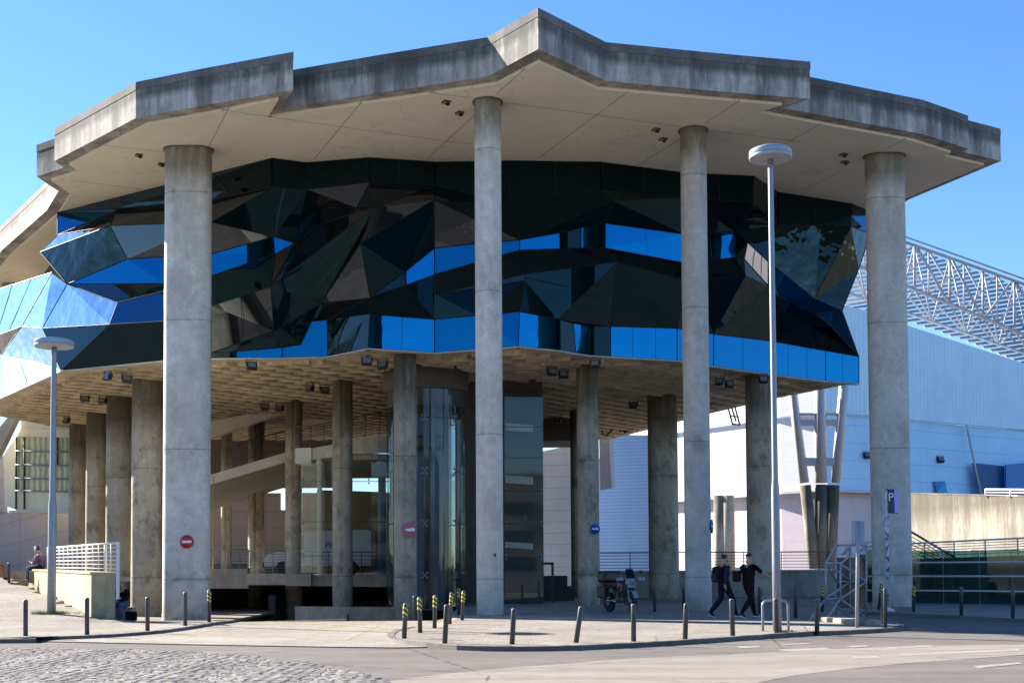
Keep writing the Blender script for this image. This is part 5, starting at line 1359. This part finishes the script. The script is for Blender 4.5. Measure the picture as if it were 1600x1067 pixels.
def skin_mesh(joints, edges, root):
    names = list(joints); idx = {k: i for i, k in enumerate(names)}
    me = bpy.data.meshes.new('body'); me.from_pydata([joints[k][0] for k in names], [(idx[a], idx[b]) for a, b, _ in edges], [])
    o = bpy.data.objects.new('body_tmp', me); COL.objects.link(o)
    sk = o.modifiers.new('skin', 'SKIN'); sk.use_smooth_shade = True; sk.branch_smoothing = .6
    ss = o.modifiers.new('sub', 'SUBSURF'); ss.levels = 2; ss.render_levels = 2
    for k in names:
        r = joints[k][1]; d = me.skin_vertices[0].data[idx[k]]
        d.radius = r if isinstance(r, tuple) else (r, r); d.use_root = (k == root)
    dg = bpy.context.evaluated_depsgraph_get(); out = bpy.data.meshes.new_from_object(o.evaluated_get(dg))
    vs = [v.co.copy() for v in out.vertices]; fs = [list(p.vertices) for p in out.polygons]
    bpy.data.objects.remove(o); bpy.data.meshes.remove(me); bpy.data.meshes.remove(out)
    return vs, fs
def seg_d(p, a, b):
    ab = b - a; t = max(0, min(1, (p - a).dot(ab) / max(1e-9, ab.length_squared))); return (p - a - ab * t).length
def person(loc, rz, J, mats, lab, fwd=Vector((0, 1, 0)), hair=1.0, headturn=0.0, group=None, sleeve='skin', hairmat=None, beard=False):
    """J: joint -> position. mats: skin, top, trousers, shoe. Body grows as one skinned surface."""
    t = empty('person', loc, lab, 'person', group, rz)
    RAD = dict(pelvis=(.215, .17), belly=(.205, .165), chest=(.245, .18), collar=(.12, .105), neck=(.066, .07), skull=(.088, .105), crown=(.075, .09),
               shoulderL=.09, shoulderR=.09, elbowL=.06, elbowR=.06, wristL=(.04, .034), wristR=(.04, .034), palmL=(.042, .022), palmR=(.042, .022),
               hipL=.125, hipR=.125, kneeL=.088, kneeR=.088, calfL=.085, calfR=.085, ankleL=.062, ankleR=.062, toeL=(.052, .036), toeR=(.052, .036))
    for s in 'LR':
        k, a = J['knee' + s], J['ankle' + s]; J['calf' + s] = k.lerp(a, .35) - fwd * .018
    E = [('pelvis', 'belly', 1), ('belly', 'chest', 1), ('chest', 'collar', 1), ('collar', 'neck', 0), ('neck', 'skull', 0), ('skull', 'crown', 0)]
    for s in 'LR':
        E += [('chest', 'shoulder' + s, 1), ('shoulder' + s, 'elbow' + s, 1), ('elbow' + s, 'wrist' + s, 0 if sleeve == 'short' else 1), ('wrist' + s, 'palm' + s, 0),
              ('pelvis', 'hip' + s, 2), ('hip' + s, 'knee' + s, 2), ('knee' + s, 'calf' + s, 2), ('calf' + s, 'ankle' + s, 2), ('ankle' + s, 'toe' + s, 3)]
    joints = {k: (J[k], RAD[k]) for k in RAD}
    vs, fs = skin_mesh(joints, E, 'pelvis')
    mb = MB(); mb.add(vs, fs, 0, True)
    for i, f in enumerate(fs):
        c = sum((vs[q] for q in f), Vector()) / len(f)
        best = min(E, key=lambda e: seg_d(c, J[e[0]], J[e[1]]) - (.03 if e[2] == 0 and e[0] in ('collar',) else 0)); mb.m[i] = best[2]
    # fingers: five separate bent chains rooted in each palm
    for s in 'LR':
        w, p = J['wrist' + s], J['palm' + s]; d = (p - w).normalized(); side = d.cross(Vector((0, 0, 1)) if abs(d.z) < .8 else fwd).normalized(); curl = side.cross(d).normalized()
        for k in range(4):
            o = p + side * (.027 - .018 * k); L = (.072, .08, .075, .06)[k]
            jj = {'a': (o - d * .01, .0095), 'b': (o + d * L * .5 + curl * .006, .009), 'c': (o + d * L * .82 + curl * .022, .008), 'd': (o + d * L + curl * .04, .007)}
            v2, f2 = skin_mesh(jj, [('a', 'b', 0), ('b', 'c', 0), ('c', 'd', 0)], 'a'); mb.add(v2, f2, 0, True)
        o = w.lerp(p, .45) + side * .022
        jj = {'a': (o, .011), 'b': (o + side * .03 + d * .03, .0105), 'c': (o + side * .04 + d * .062 + curl * .012, .009)}
        v2, f2 = skin_mesh(jj, [('a', 'b', 0), ('b', 'c', 0)], 'a'); mb.add(v2, f2, 0, True)
    # face on the skull
    sk, cr = J['skull'], J['crown']; up = (cr - J['neck']).normalized(); ff = Matrix.Rotation(headturn, 3, 'Z') @ fwd; ff = (ff - up * ff.dot(up)).normalized(); rt = ff.cross(up)
    hm = Matrix((rt, ff, up)).transposed()
    def H(x, y, z): return sk + hm @ Vector((x, y, z))
    mb.add([H(-.016, .085, -.012), H(.016, .085, -.012), H(0, .118, -.018), H(0, .088, .035), H(0, .086, -.024)], [(0, 2, 3), (2, 1, 3), (0, 4, 2), (4, 1, 2)], 0, True)
    for s in (-1, 1):
        ear = [H(s * .078 + s * .012 * math.cos(a) * .4, -.012 + .018 * math.cos(a), .0 + .032 * math.sin(a)) for a in [k * math.pi / 4 for k in range(8)]]
        mb.slabpoly(ear, hm @ Vector((s * .012, -.004, 0)), 0)
        mb.lathe(H(s * .032, .083, .028), [(0, -.006), (.009, 0), (0, .006)], 8, 4)
    mb.box(H(0, .086, -.045), (.046, .008, .012), mi=5, mat=hm)
    mats = list(mats) + [HAIRM, simple('lips', (.30, .12, .10), .5)]
    body = mb.build('body', mats, t, local=True)
    # hair cap
    hb = MB(); vs2 = []; n = 18; rows = 7
    for j in range(rows):
        for i in range(n):
            a = 2 * math.pi * i / n; front = math.sin(a)          # +1 = forehead
            low = lerp(-.055 * hair, .055, max(0, front)) if front > 0 else -.055 * hair
            ph = j / (rows - 1); el = lerp(math.pi / 2, math.asin(max(-.9, min(.9, low / .11))), ph)
            rr = 1.0 + .04 * mnoise.noise(Vector((i, j, loc[0])))
            vs2.append(H(.089 * math.cos(el) * math.cos(a) * rr, .103 * math.cos(el) * math.sin(a) * rr - .006, .03 + .088 * math.sin(el) * rr))
    hb.add(vs2, [(j * n + i, j * n + (i + 1) % n, (j + 1) * n + (i + 1) % n, (j + 1) * n + i) for j in range(rows - 1) for i in range(n)], 0, True)
    hb.build('hair', hairmat or HAIRM, t, local=True)
    if beard:
        bb = MB(); bb.bbox(H(0, .055, -.075), (.10, .07, .06), .02, mat=hm); bb.build('beard', hairmat or HAIRM, t, local=True)
    return t, H, J
V = Vector
def walk_pose(st, arm, h=1.0):
    """x right, y forward"""
    J = dict(pelvis=V((0, 0, .96)), belly=V((0, .01, 1.10)), chest=V((0, .02, 1.33)), collar=V((0, .015, 1.47)), neck=V((0, .03, 1.545)), skull=V((0, .05, 1.655)), crown=V((0, .04, 1.725)),
             shoulderL=V((-.185, .01, 1.42)), shoulderR=V((.185, .01, 1.42)), hipL=V((-.09, 0, .90)), hipR=V((.09, 0, .90)))
    J['kneeR'] = V((.09, .26 * st, .50)); J['ankleR'] = V((.09, .36 * st, .09)); J['toeR'] = V((.10, .36 * st + .17, .05))
    J['kneeL'] = V((-.09, -.02, .50)); J['ankleL'] = V((-.09, -.40 * st, .15)); J['toeL'] = V((-.10, -.40 * st + .15, .035))
    J['elbowL'] = V((-.24, .05 + .08 * arm, 1.15)); J['wristL'] = V((-.24, .12 + .22 * arm, .93)); J['palmL'] = V((-.235, .15 + .25 * arm, .86))
    J['elbowR'] = V((.25, -.06 - .1 * arm, 1.15)); J['wristR'] = V((.25, -.08 - .14 * arm, .92)); J['palmR'] = V((.245, -.08 - .14 * arm, .84))
    return {k: v * h for k, v in J.items()}
pw = G(1131, 964); J = walk_pose(1.0, .35, 1.03)
t1, H1, J1 = person((*pw, 0), R(-62), J, (SKIN, NAVYC, DENIMD, SHOE), 'walking person in a dark jacket with a topknot and beard, left of the pair', beard=True, headturn=R(0), group=None)
hb = MB(); c = H1(0, -.075, .10); hb.lathe(c, [(0, -.035), (.03, -.02), (.034, 0), (.03, .02), (0, .035)], 10); hb.build('topknot', HAIRM, t1, local=True)
bk = empty('backpack', t1.location + Matrix.Rotation(R(-62), 3, 'Z') @ V((0, -.22, 1.0)), 'dark backpack with a lime side strap on the left walking person', 'backpack', None, R(-62))
mb = MB(); mb.bbox((0, 0, .24), (.32, .19, .46), .06); mb.build('bag_body', BLACKC, bk, local=True)
mb = MB(); mb.bbox((0, -.105, .16), (.24, .07, .22), .03); mb.build('front_pocket', NAVYC, bk, local=True)
mb = MB(); mb.box((-.165, -.02, .28), (.02, .09, .13)); mb.build('lime_strap', simple('lime strap', (.35, .45, .03), .6), bk, local=True)
for sx in (-1, 1):
    mb = MB(); mb.path([V((sx * .11, .06, .44)), V((sx * .12, .18, .50)), V((sx * .12, .34, .40)), V((sx * .13, .33, .2)), V((sx * .13, .1, .06))], .016, 6); mb.build('shoulder_strap', BLACKC, bk, local=True)
pw2 = G(1170, 965); J = walk_pose(1.05, .2, 1.05)
for k in ('knee', 'ankle', 'toe'):
    a, b = J[k + 'L'], J[k + 'R']; J[k + 'L'], J[k + 'R'] = V((-b.x, b.y, b.z)), V((-a.x, a.y, a.z))
J['shoulderR'] = V((.20, .02, 1.49)); J['elbowR'] = V((.36, .16, 1.30)); J['wristR'] = V((.50, .34, 1.17)); J['palmR'] = V((.55, .41, 1.14))
J['elbowL'] = V((-.30, -.06, 1.24)); J['wristL'] = V((-.22, .02, 1.02)); J['palmL'] = V((-.20, .05, .95))
t2, H2, J2 = person((*pw2, 0), R(-48), J, (SKIN, BLACKC, BLACKC, SHOE), 'walking man in black T shirt swinging his arm out, right of the pair', sleeve='short', hair=.55, headturn=R(-10))
bg = empty('shoulder_bag', t2.location + V((-.26, -.02, 1.18)), 'small black bag with a white patch slung behind the man in black', 'bag', None, R(-48))
mb = MB(); mb.bbox((0, -.12, .02), (.24, .12, .34), .04); mb.build('bag_body', BLACKC, bg, local=True)
mb = MB(); mb.bbox((.05, -.16, .21), (.20, .09, .09), .035); mb.build('white_roll', SHIRT, bg, local=True)
mb = MB(); mb.path([V((-.06, -.06, .18)), V((.1, .04, .34)), V((.3, .12, .30)), V((.36, .05, .1))], .013, 6); mb.build('strap', BLACKC, bg, local=True)
for nm, T_, J_ in (('a', t1, J1), ('b', t2, J2)):
    for s in 'LR':
        mb = MB(); a, q = J_['ankle' + s], J_['toe' + s]; d = (q - a); d.z = min(d.z, 0) * .4; d.normalize(); cc = a.lerp(q, .45) + V((0, 0, -.055)); cc.z = max(.02, min(a.z, q.z) - .028 if s == 'R' else min(a.z, q.z) - .03)
        m = d.to_track_quat('Y', 'Z').to_matrix(); mb.bbox(cc, (.095, .27, .035), .012, mat=m); mb.build('shoe_sole', SOLE, T_, local=True)

def sit_pose(h=1.0, lean=.0, turn=0):
    J = dict(pelvis=V((0, 0, .56)), belly=V((0, .03, .70)), chest=V((0, .06 + lean * .5, .93)), collar=V((0, .09 + lean * .8, 1.06)), neck=V((0, .13 + lean, 1.13)), skull=V((0, .17 + lean * 1.1, 1.235)), crown=V((0, .165 + lean * 1.1, 1.305)),
             shoulderL=V((-.18, .07 + lean * .7, 1.01)), shoulderR=V((.18, .07 + lean * .7, 1.01)), hipL=V((-.09, .04, .53)), hipR=V((.09, .04, .53)),
             kneeL=V((-.12, .46, .55)), kneeR=V((.12, .46, .53)), ankleL=V((-.11, .50, .10)), ankleR=V((.13, .58, .09)), toeL=V((-.12, .66, .045)), toeR=V((.15, .74, .045)),
             elbowL=V((-.25, .17 + lean * .4, .76)), elbowR=V((.25, .17 + lean * .4, .76)), wristL=V((-.09, .38, .74)), wristR=V((.10, .38, .74)), palmL=V((-.05, .44, .77)), palmR=V((.06, .44, .77)))
    return {k: v * h for k, v in J.items()}
# seated pair at the far end of the low wall, facing left, phones in hand
ps = PD(52, 907, 49.3); gz = 1.0
t3, H3, J3 = person((ps.x + .38, 49.2, gz), R(78), sit_pose(1.0, .05), (SKIN, PLUM, DENIMD, TAN), 'seated person in a plum top and jeans on the low wall, nearer of the pair')
t4, H4, J4 = person((ps.x + .05, 50.0, gz), R(84), sit_pose(1.06, .02), (SKIN, GREYC, DENIM, TAN), 'seated person in grey top and pale jeans holding a phone, farther of the pair')
for tt, JJ, lab in ((t3, J3, 'phone in the hands of the plum topped person'), (t4, J4, 'pale phone in the hands of the grey topped person')):
    m = Matrix.Rotation(tt.rotation_euler.z, 3, 'Z'); c = tt.location + m @ (JJ['palmL'].lerp(JJ['palmR'], .5) + V((0, .03, .06)))
    ph = empty('phone', c, lab, 'phone', None, tt.rotation_euler.z); mb = MB(); mb.bbox((0, 0, 0), (.075, .012, .15), .005, mat=Matrix.Rotation(R(-25), 3, 'X')); mb.build('case', M['white_sign'], ph, local=True)
    mb = MB(); mb.box((0, -.0075, 0), (.066, .002, .135), mat=Matrix.Rotation(R(-25), 3, 'X')); mb.build('screen', M['black'], ph, local=True)
seat = empty('stone_bench', (ps.x + .55, 49.7, gz), 'low stone seat under the seated pair at the end of the wall', 'bench')
mb = MB(); mb.bbox((ps.x + .45, 49.6, gz + .22), (.62, 1.7, .46), .03, rz=R(-10)); mb.build('seat', M['lowwall'], seat)
# man in a black coat sitting behind the front end of the low wall
pm = PD(190, 940, 41.5); gz2 = zat(192, 969.5, 41.5)
SILVER = simple('sandy hair', (.33, .24, .16), .6)
t5, H5, J5 = person((pm.x + .05, 41.5, gz2), R(172), sit_pose(.98, .03), (SKIN, BLACKC, DENIM, SHOE), 'man in a black coat and jeans sitting behind the low wall end', hairmat=SILVER, hair=.7)
mb = MB(); mb.bbox((0, .10, .98), (.10, .10, .16), .02); mb.build('shirt_front', SHIRT, t5, local=True)
ob = empty('stone_block', (pm.x, 41.8, gz2), 'low stone block that the man in the black coat sits on', 'block'); mb = MB(); mb.bbox((pm.x + .05, 41.72, gz2 + .22), (.6, .42, .44), .02); mb.build('block', M['lowwall'], ob)
hbg = empty('handbag', (PD(205, 960, 41).x, 41.0, zat(205, 970, 41)), 'black bag on the ground beside the man in the black coat', 'bag')
mb = MB(); mb.bbox((0, 0, .16), (.36, .16, .30), .04); mb.build('bag_body', BLACKC, hbg, local=True)
mb = MB(); mb.path([V((-.1, 0, .30)), V((-.08, 0, .40)), V((.08, 0, .40)), V((.1, 0, .30))], .012, 6); mb.build('handle', BLACKC, hbg, local=True)
# partly seen person at the left edge
pl = PD(-13, 905, 49); 
t6, H6, J6 = person((pl.x - .05, 49, zat(0, 907, 49)), R(-90), sit_pose(1.0, .0), (SKIN, cloth('red jacket', (.45, .06, .03)), cloth('coral trousers', (.42, .16, .12)), SHOE), 'person in red at the left edge of the photo')

# ------------------------------------------------------------------ motorcycle
bx = G(972, 957); MO = empty('motorcycle', (bx[0], bx[1] + .3, 0), 'adventure motorcycle with a black top case parked by the arrow sign column', 'motorcycle', None, R(-63))
def mo(name, mb, mat, parent=None):
    return mb.build(name, M[mat] if isinstance(mat, str) else mat, parent or MO, local=True)
# local: x forward, y left, z up
M['bikeblack'] = simple('black bike plastic', (.014, .014, .016), .35); M['bikewhite'] = simple('white bike paint', (.25, .29, .35), .3); M['bikered'] = simple('red bike paint', (.18, .015, .03), .35); M['chrome'] = simple('bright metal', (.5, .5, .52), .22, .9)
TURN = Matrix.Rotation(R(-14), 3, 'Z')
def fr(x, y, z): v = TURN @ V((x - .62, y, z)); return V((v.x + .62, v.y, v.z))
for nm, cx, rad, front in (('front_wheel', .76, .33, True), ('rear_wheel', -.72, .32, False)):
    w = MB(); prof = []
    w.lathe((0, 0, 0), [(rad - .10, -.045), (rad - .03, -.062), (rad, -.035), (rad + .004, 0), (rad, .035), (rad - .03, .062), (rad - .10, .045)], 34, axis='Y')
    m = Matrix.Translation((cx, 0, rad)); 
    if front: m = Matrix.Translation((.62, 0, 0)) @ TURN.to_4x4() @ Matrix.Translation((cx - .62, 0, rad))
    w.xform(m); wo = mo('wheel', w, 'rubber')
    r2 = MB(); r2.lathe((0, 0, 0), [(rad - .085, -.03), (rad - .10, -.036), (rad - .12, -.02), (rad - .12, .02), (rad - .10, .036), (rad - .085, .03)], 30, axis='Y')
    for k in range(10):
        a = k * math.pi / 5; r2.tube((.04 * math.cos(a), .03 * (-1) ** k, .04 * math.sin(a)), ((rad - .11) * math.cos(a + .15), 0, (rad - .11) * math.sin(a + .15)), .008, 5)
    r2.lathe((0, 0, 0), [(0, -.07), (.05, -.07), (.05, .07), (0, .07)], 12, axis='Y'); r2.lathe((0, 0, 0), [(.06, -.075), (.14, -.075), (.14, -.07), (.06, -.07)], 20, axis='Y')
    r2.xform(m); mo('rim', r2, 'chrome' if not front else 'steelgrey', wo)
for s in (-1, 1):
    mb = MB(); mb.tube(fr(.76, s * .10, .33), fr(.50, s * .10, .98), .026, 10); mb.tube(fr(.76, s * .10, .33), fr(.66, s * .10, .58), .036, 10); mo('fork', mb, 'bikewhite')
mb = MB()
for k in range(9):
    a0, a1 = R(25 + k * 14), R(25 + (k + 1) * 14)
    q = [fr(.76 + .385 * math.cos(a), y, .33 + .385 * math.sin(a)) for a in (a0, a1) for y in (-.08, .08)]
    mb.slabpoly([q[0], q[1], q[3], q[2]], (0, 0, .012))
mo('front_fender', mb, 'bikewhite')
mb = MB(); mb.hexa([fr(.52, -.14, .84), fr(.78, -.09, .82), fr(.78, .09, .82), fr(.52, .14, .84)], [fr(.44, -.17, 1.12), fr(.62, -.12, 1.10), fr(.62, .12, 1.10), fr(.44, .17, 1.12)]); mo('fairing', mb, 'bikewhite')
for s in (-1, 1):
    mb = MB(); c = fr(.735, s * .055, .955); mb.lathe(c, [(0, -.02), (.055, -.01), (.06, .01), (.05, .03)], 14, axis='X'); mo('headlight', mb, 'lens')
mb = MB(); mb.hexa([fr(.52, -.10, .72), fr(.84, -.045, .76), fr(.84, .045, .76), fr(.52, .10, .72)], [fr(.52, -.12, .83), fr(.80, -.07, .815), fr(.80, .07, .815), fr(.52, .12, .83)]); mo('beak', mb, 'bikeblack')
mb = MB(); mb.slabpoly([fr(.60, -.15, 1.10), fr(.60, .15, 1.10), fr(.42, .12, 1.40), fr(.42, -.12, 1.40)], (-.02, 0, .004)); mo('windscreen', mb, 'gdark')
mb = MB(); mb.path([fr(.44, -.42, 1.08), fr(.50, -.22, 1.06), fr(.52, 0, 1.04), fr(.50, .22, 1.06), fr(.44, .42, 1.08)], .016, 8); mo('handlebar', mb, 'bikeblack')
for s in (-1, 1):
    mb = MB(); mb.bbox(fr(.55, s * .36, 1.08), (.07, .24, .12), .03, mat=TURN); mo('hand_guard', mb, 'bikewhite')
    mb = MB(); mb.tube(fr(.48, s * .30, 1.07), fr(.46, s * .36, 1.28), .008, 6); mb.bbox(fr(.45, s * .38, 1.31), (.03, .16, .10), .014, mat=TURN); mo('mirror', mb, 'bikeblack')
mb = MB(); vs = []; secs = [(.44, .10, .78, .98), (.30, .19, .74, 1.05), (.08, .20, .76, 1.03), (-.12, .13, .78, .92)]
for x, w, z0, z1 in secs: vs += [(x, -w, z0), (x, -w * .9, lerp(z0, z1, .7)), (x, -w * .45, z1), (x, w * .45, z1), (x, w * .9, lerp(z0, z1, .7)), (x, w, z0)]
mb.add(vs, [(6 * i + k, 6 * i + (k + 1) % 6, 6 * i + 6 + (k + 1) % 6, 6 * i + 6 + k) for i in range(3) for k in range(6)] + [(0, 1, 2, 3, 4, 5), (18, 19, 20, 21, 22, 23)], 0, True); mo('fuel_tank', mb, 'bikeblack')
for s in (-1, 1):
    mb = MB(); mb.slabpoly([(.44, s * .175, .90), (.16, s * .215, .98), (.10, s * .215, .80), (.36, s * .20, .68)], (0, s * .02, 0)); mo('side_panel', mb, 'bikered')
for s in (-1, 1):
    mb = MB(); mb.hexa([(.52, s * .12, .52), (.20, s * .22, .50), (.20, s * .16, .50), (.50, s * .06, .52)], [(.56, s * .14, .92), (.24, s * .25, .84), (.24, s * .18, .84), (.54, s * .08, .92)]); mo('radiator_shroud', mb, 'bikeblack')
    mb = MB(); mb.path([(.30, s * .22, .30), (.46, s * .26, .46), (.44, s * .27, .72), (.22, s * .27, .62), (.18, s * .25, .36)], .016, 6); mo('crash_bar', mb, 'raildark')
mb = MB(); mb.bbox((-.28, 0, .86), (.66, .28, .11), .04); mo('seat', mb, 'rubber')
mb = MB(); mb.bbox((.14, 0, .50), (.44, .34, .36), .06); mb.bbox((.10, -.13, .46), (.26, .16, .22), .04); mb.bbox((.10, .13, .46), (.26, .16, .22), .04); mo('engine', mb, 'raildark')
mb = MB(); mb.bbox((.16, 0, .27), (.5, .26, .06), .02); mo('skid_plate', mb, 'steelgrey')
mb = MB(); mb.path([(.34, 0, .98), (.30, 0, .70), (.34, .1, .40), (.0, .12, .34), (-.18, .12, .50), (-.12, .1, .80)], .024, 6); mb.path([(.34, 0, .98), (.30, 0, .70), (.34, -.1, .40), (.0, -.12, .34), (-.18, -.12, .50), (-.12, -.1, .80)], .024, 6); mb.tube((-.12, .1, .80), (-.72, .1, .92), .018, 6); mb.tube((-.12, -.1, .80), (-.72, -.1, .92), .018, 6); mo('frame', mb, 'bikeblack')
for s in (-1, 1):
    mb = MB(); mb.tube((-.1, s * .11, .42), (-.72, s * .10, .32), .03, 8); mo('swingarm', mb, 'steelgrey')
mb = MB(); mb.tube((.0, -.20, .34), (-.38, -.22, .44), .03, 8); mb.tube((-.38, -.22, .44), (-.80, -.24, .66), .062, 12); mo('exhaust', mb, 'chrome')
mb = MB(); mb.hexa([(-.55, -.12, .80), (-.98, -.08, .74), (-.98, .08, .74), (-.55, .12, .80)], [(-.55, -.14, .92), (-1.0, -.10, .93), (-1.0, .10, .93), (-.55, .14, .92)]); mo('tail', mb, 'bikeblack')
mb = MB(); mb.bbox((-.80, 0, 1.15), (.48, .62, .40), .10); tc = mo('top_case', mb, 'bikeblack')
mb = MB(); mb.box((-.80, 0, 1.13), (.475, .575, .02)); mo('case_trim', mb, 'navy', tc)
for s in (-1, 1):
    mb = MB(); mb.bbox((-.62, s * .30, .66), (.50, .22, .38), .05); mo('side_case', mb, 'bikeblack')
mb = MB(); mb.tube((.0, .14, .32), (-.08, .34, .01), .015, 6); mo('kickstand', mb, 'chrome')
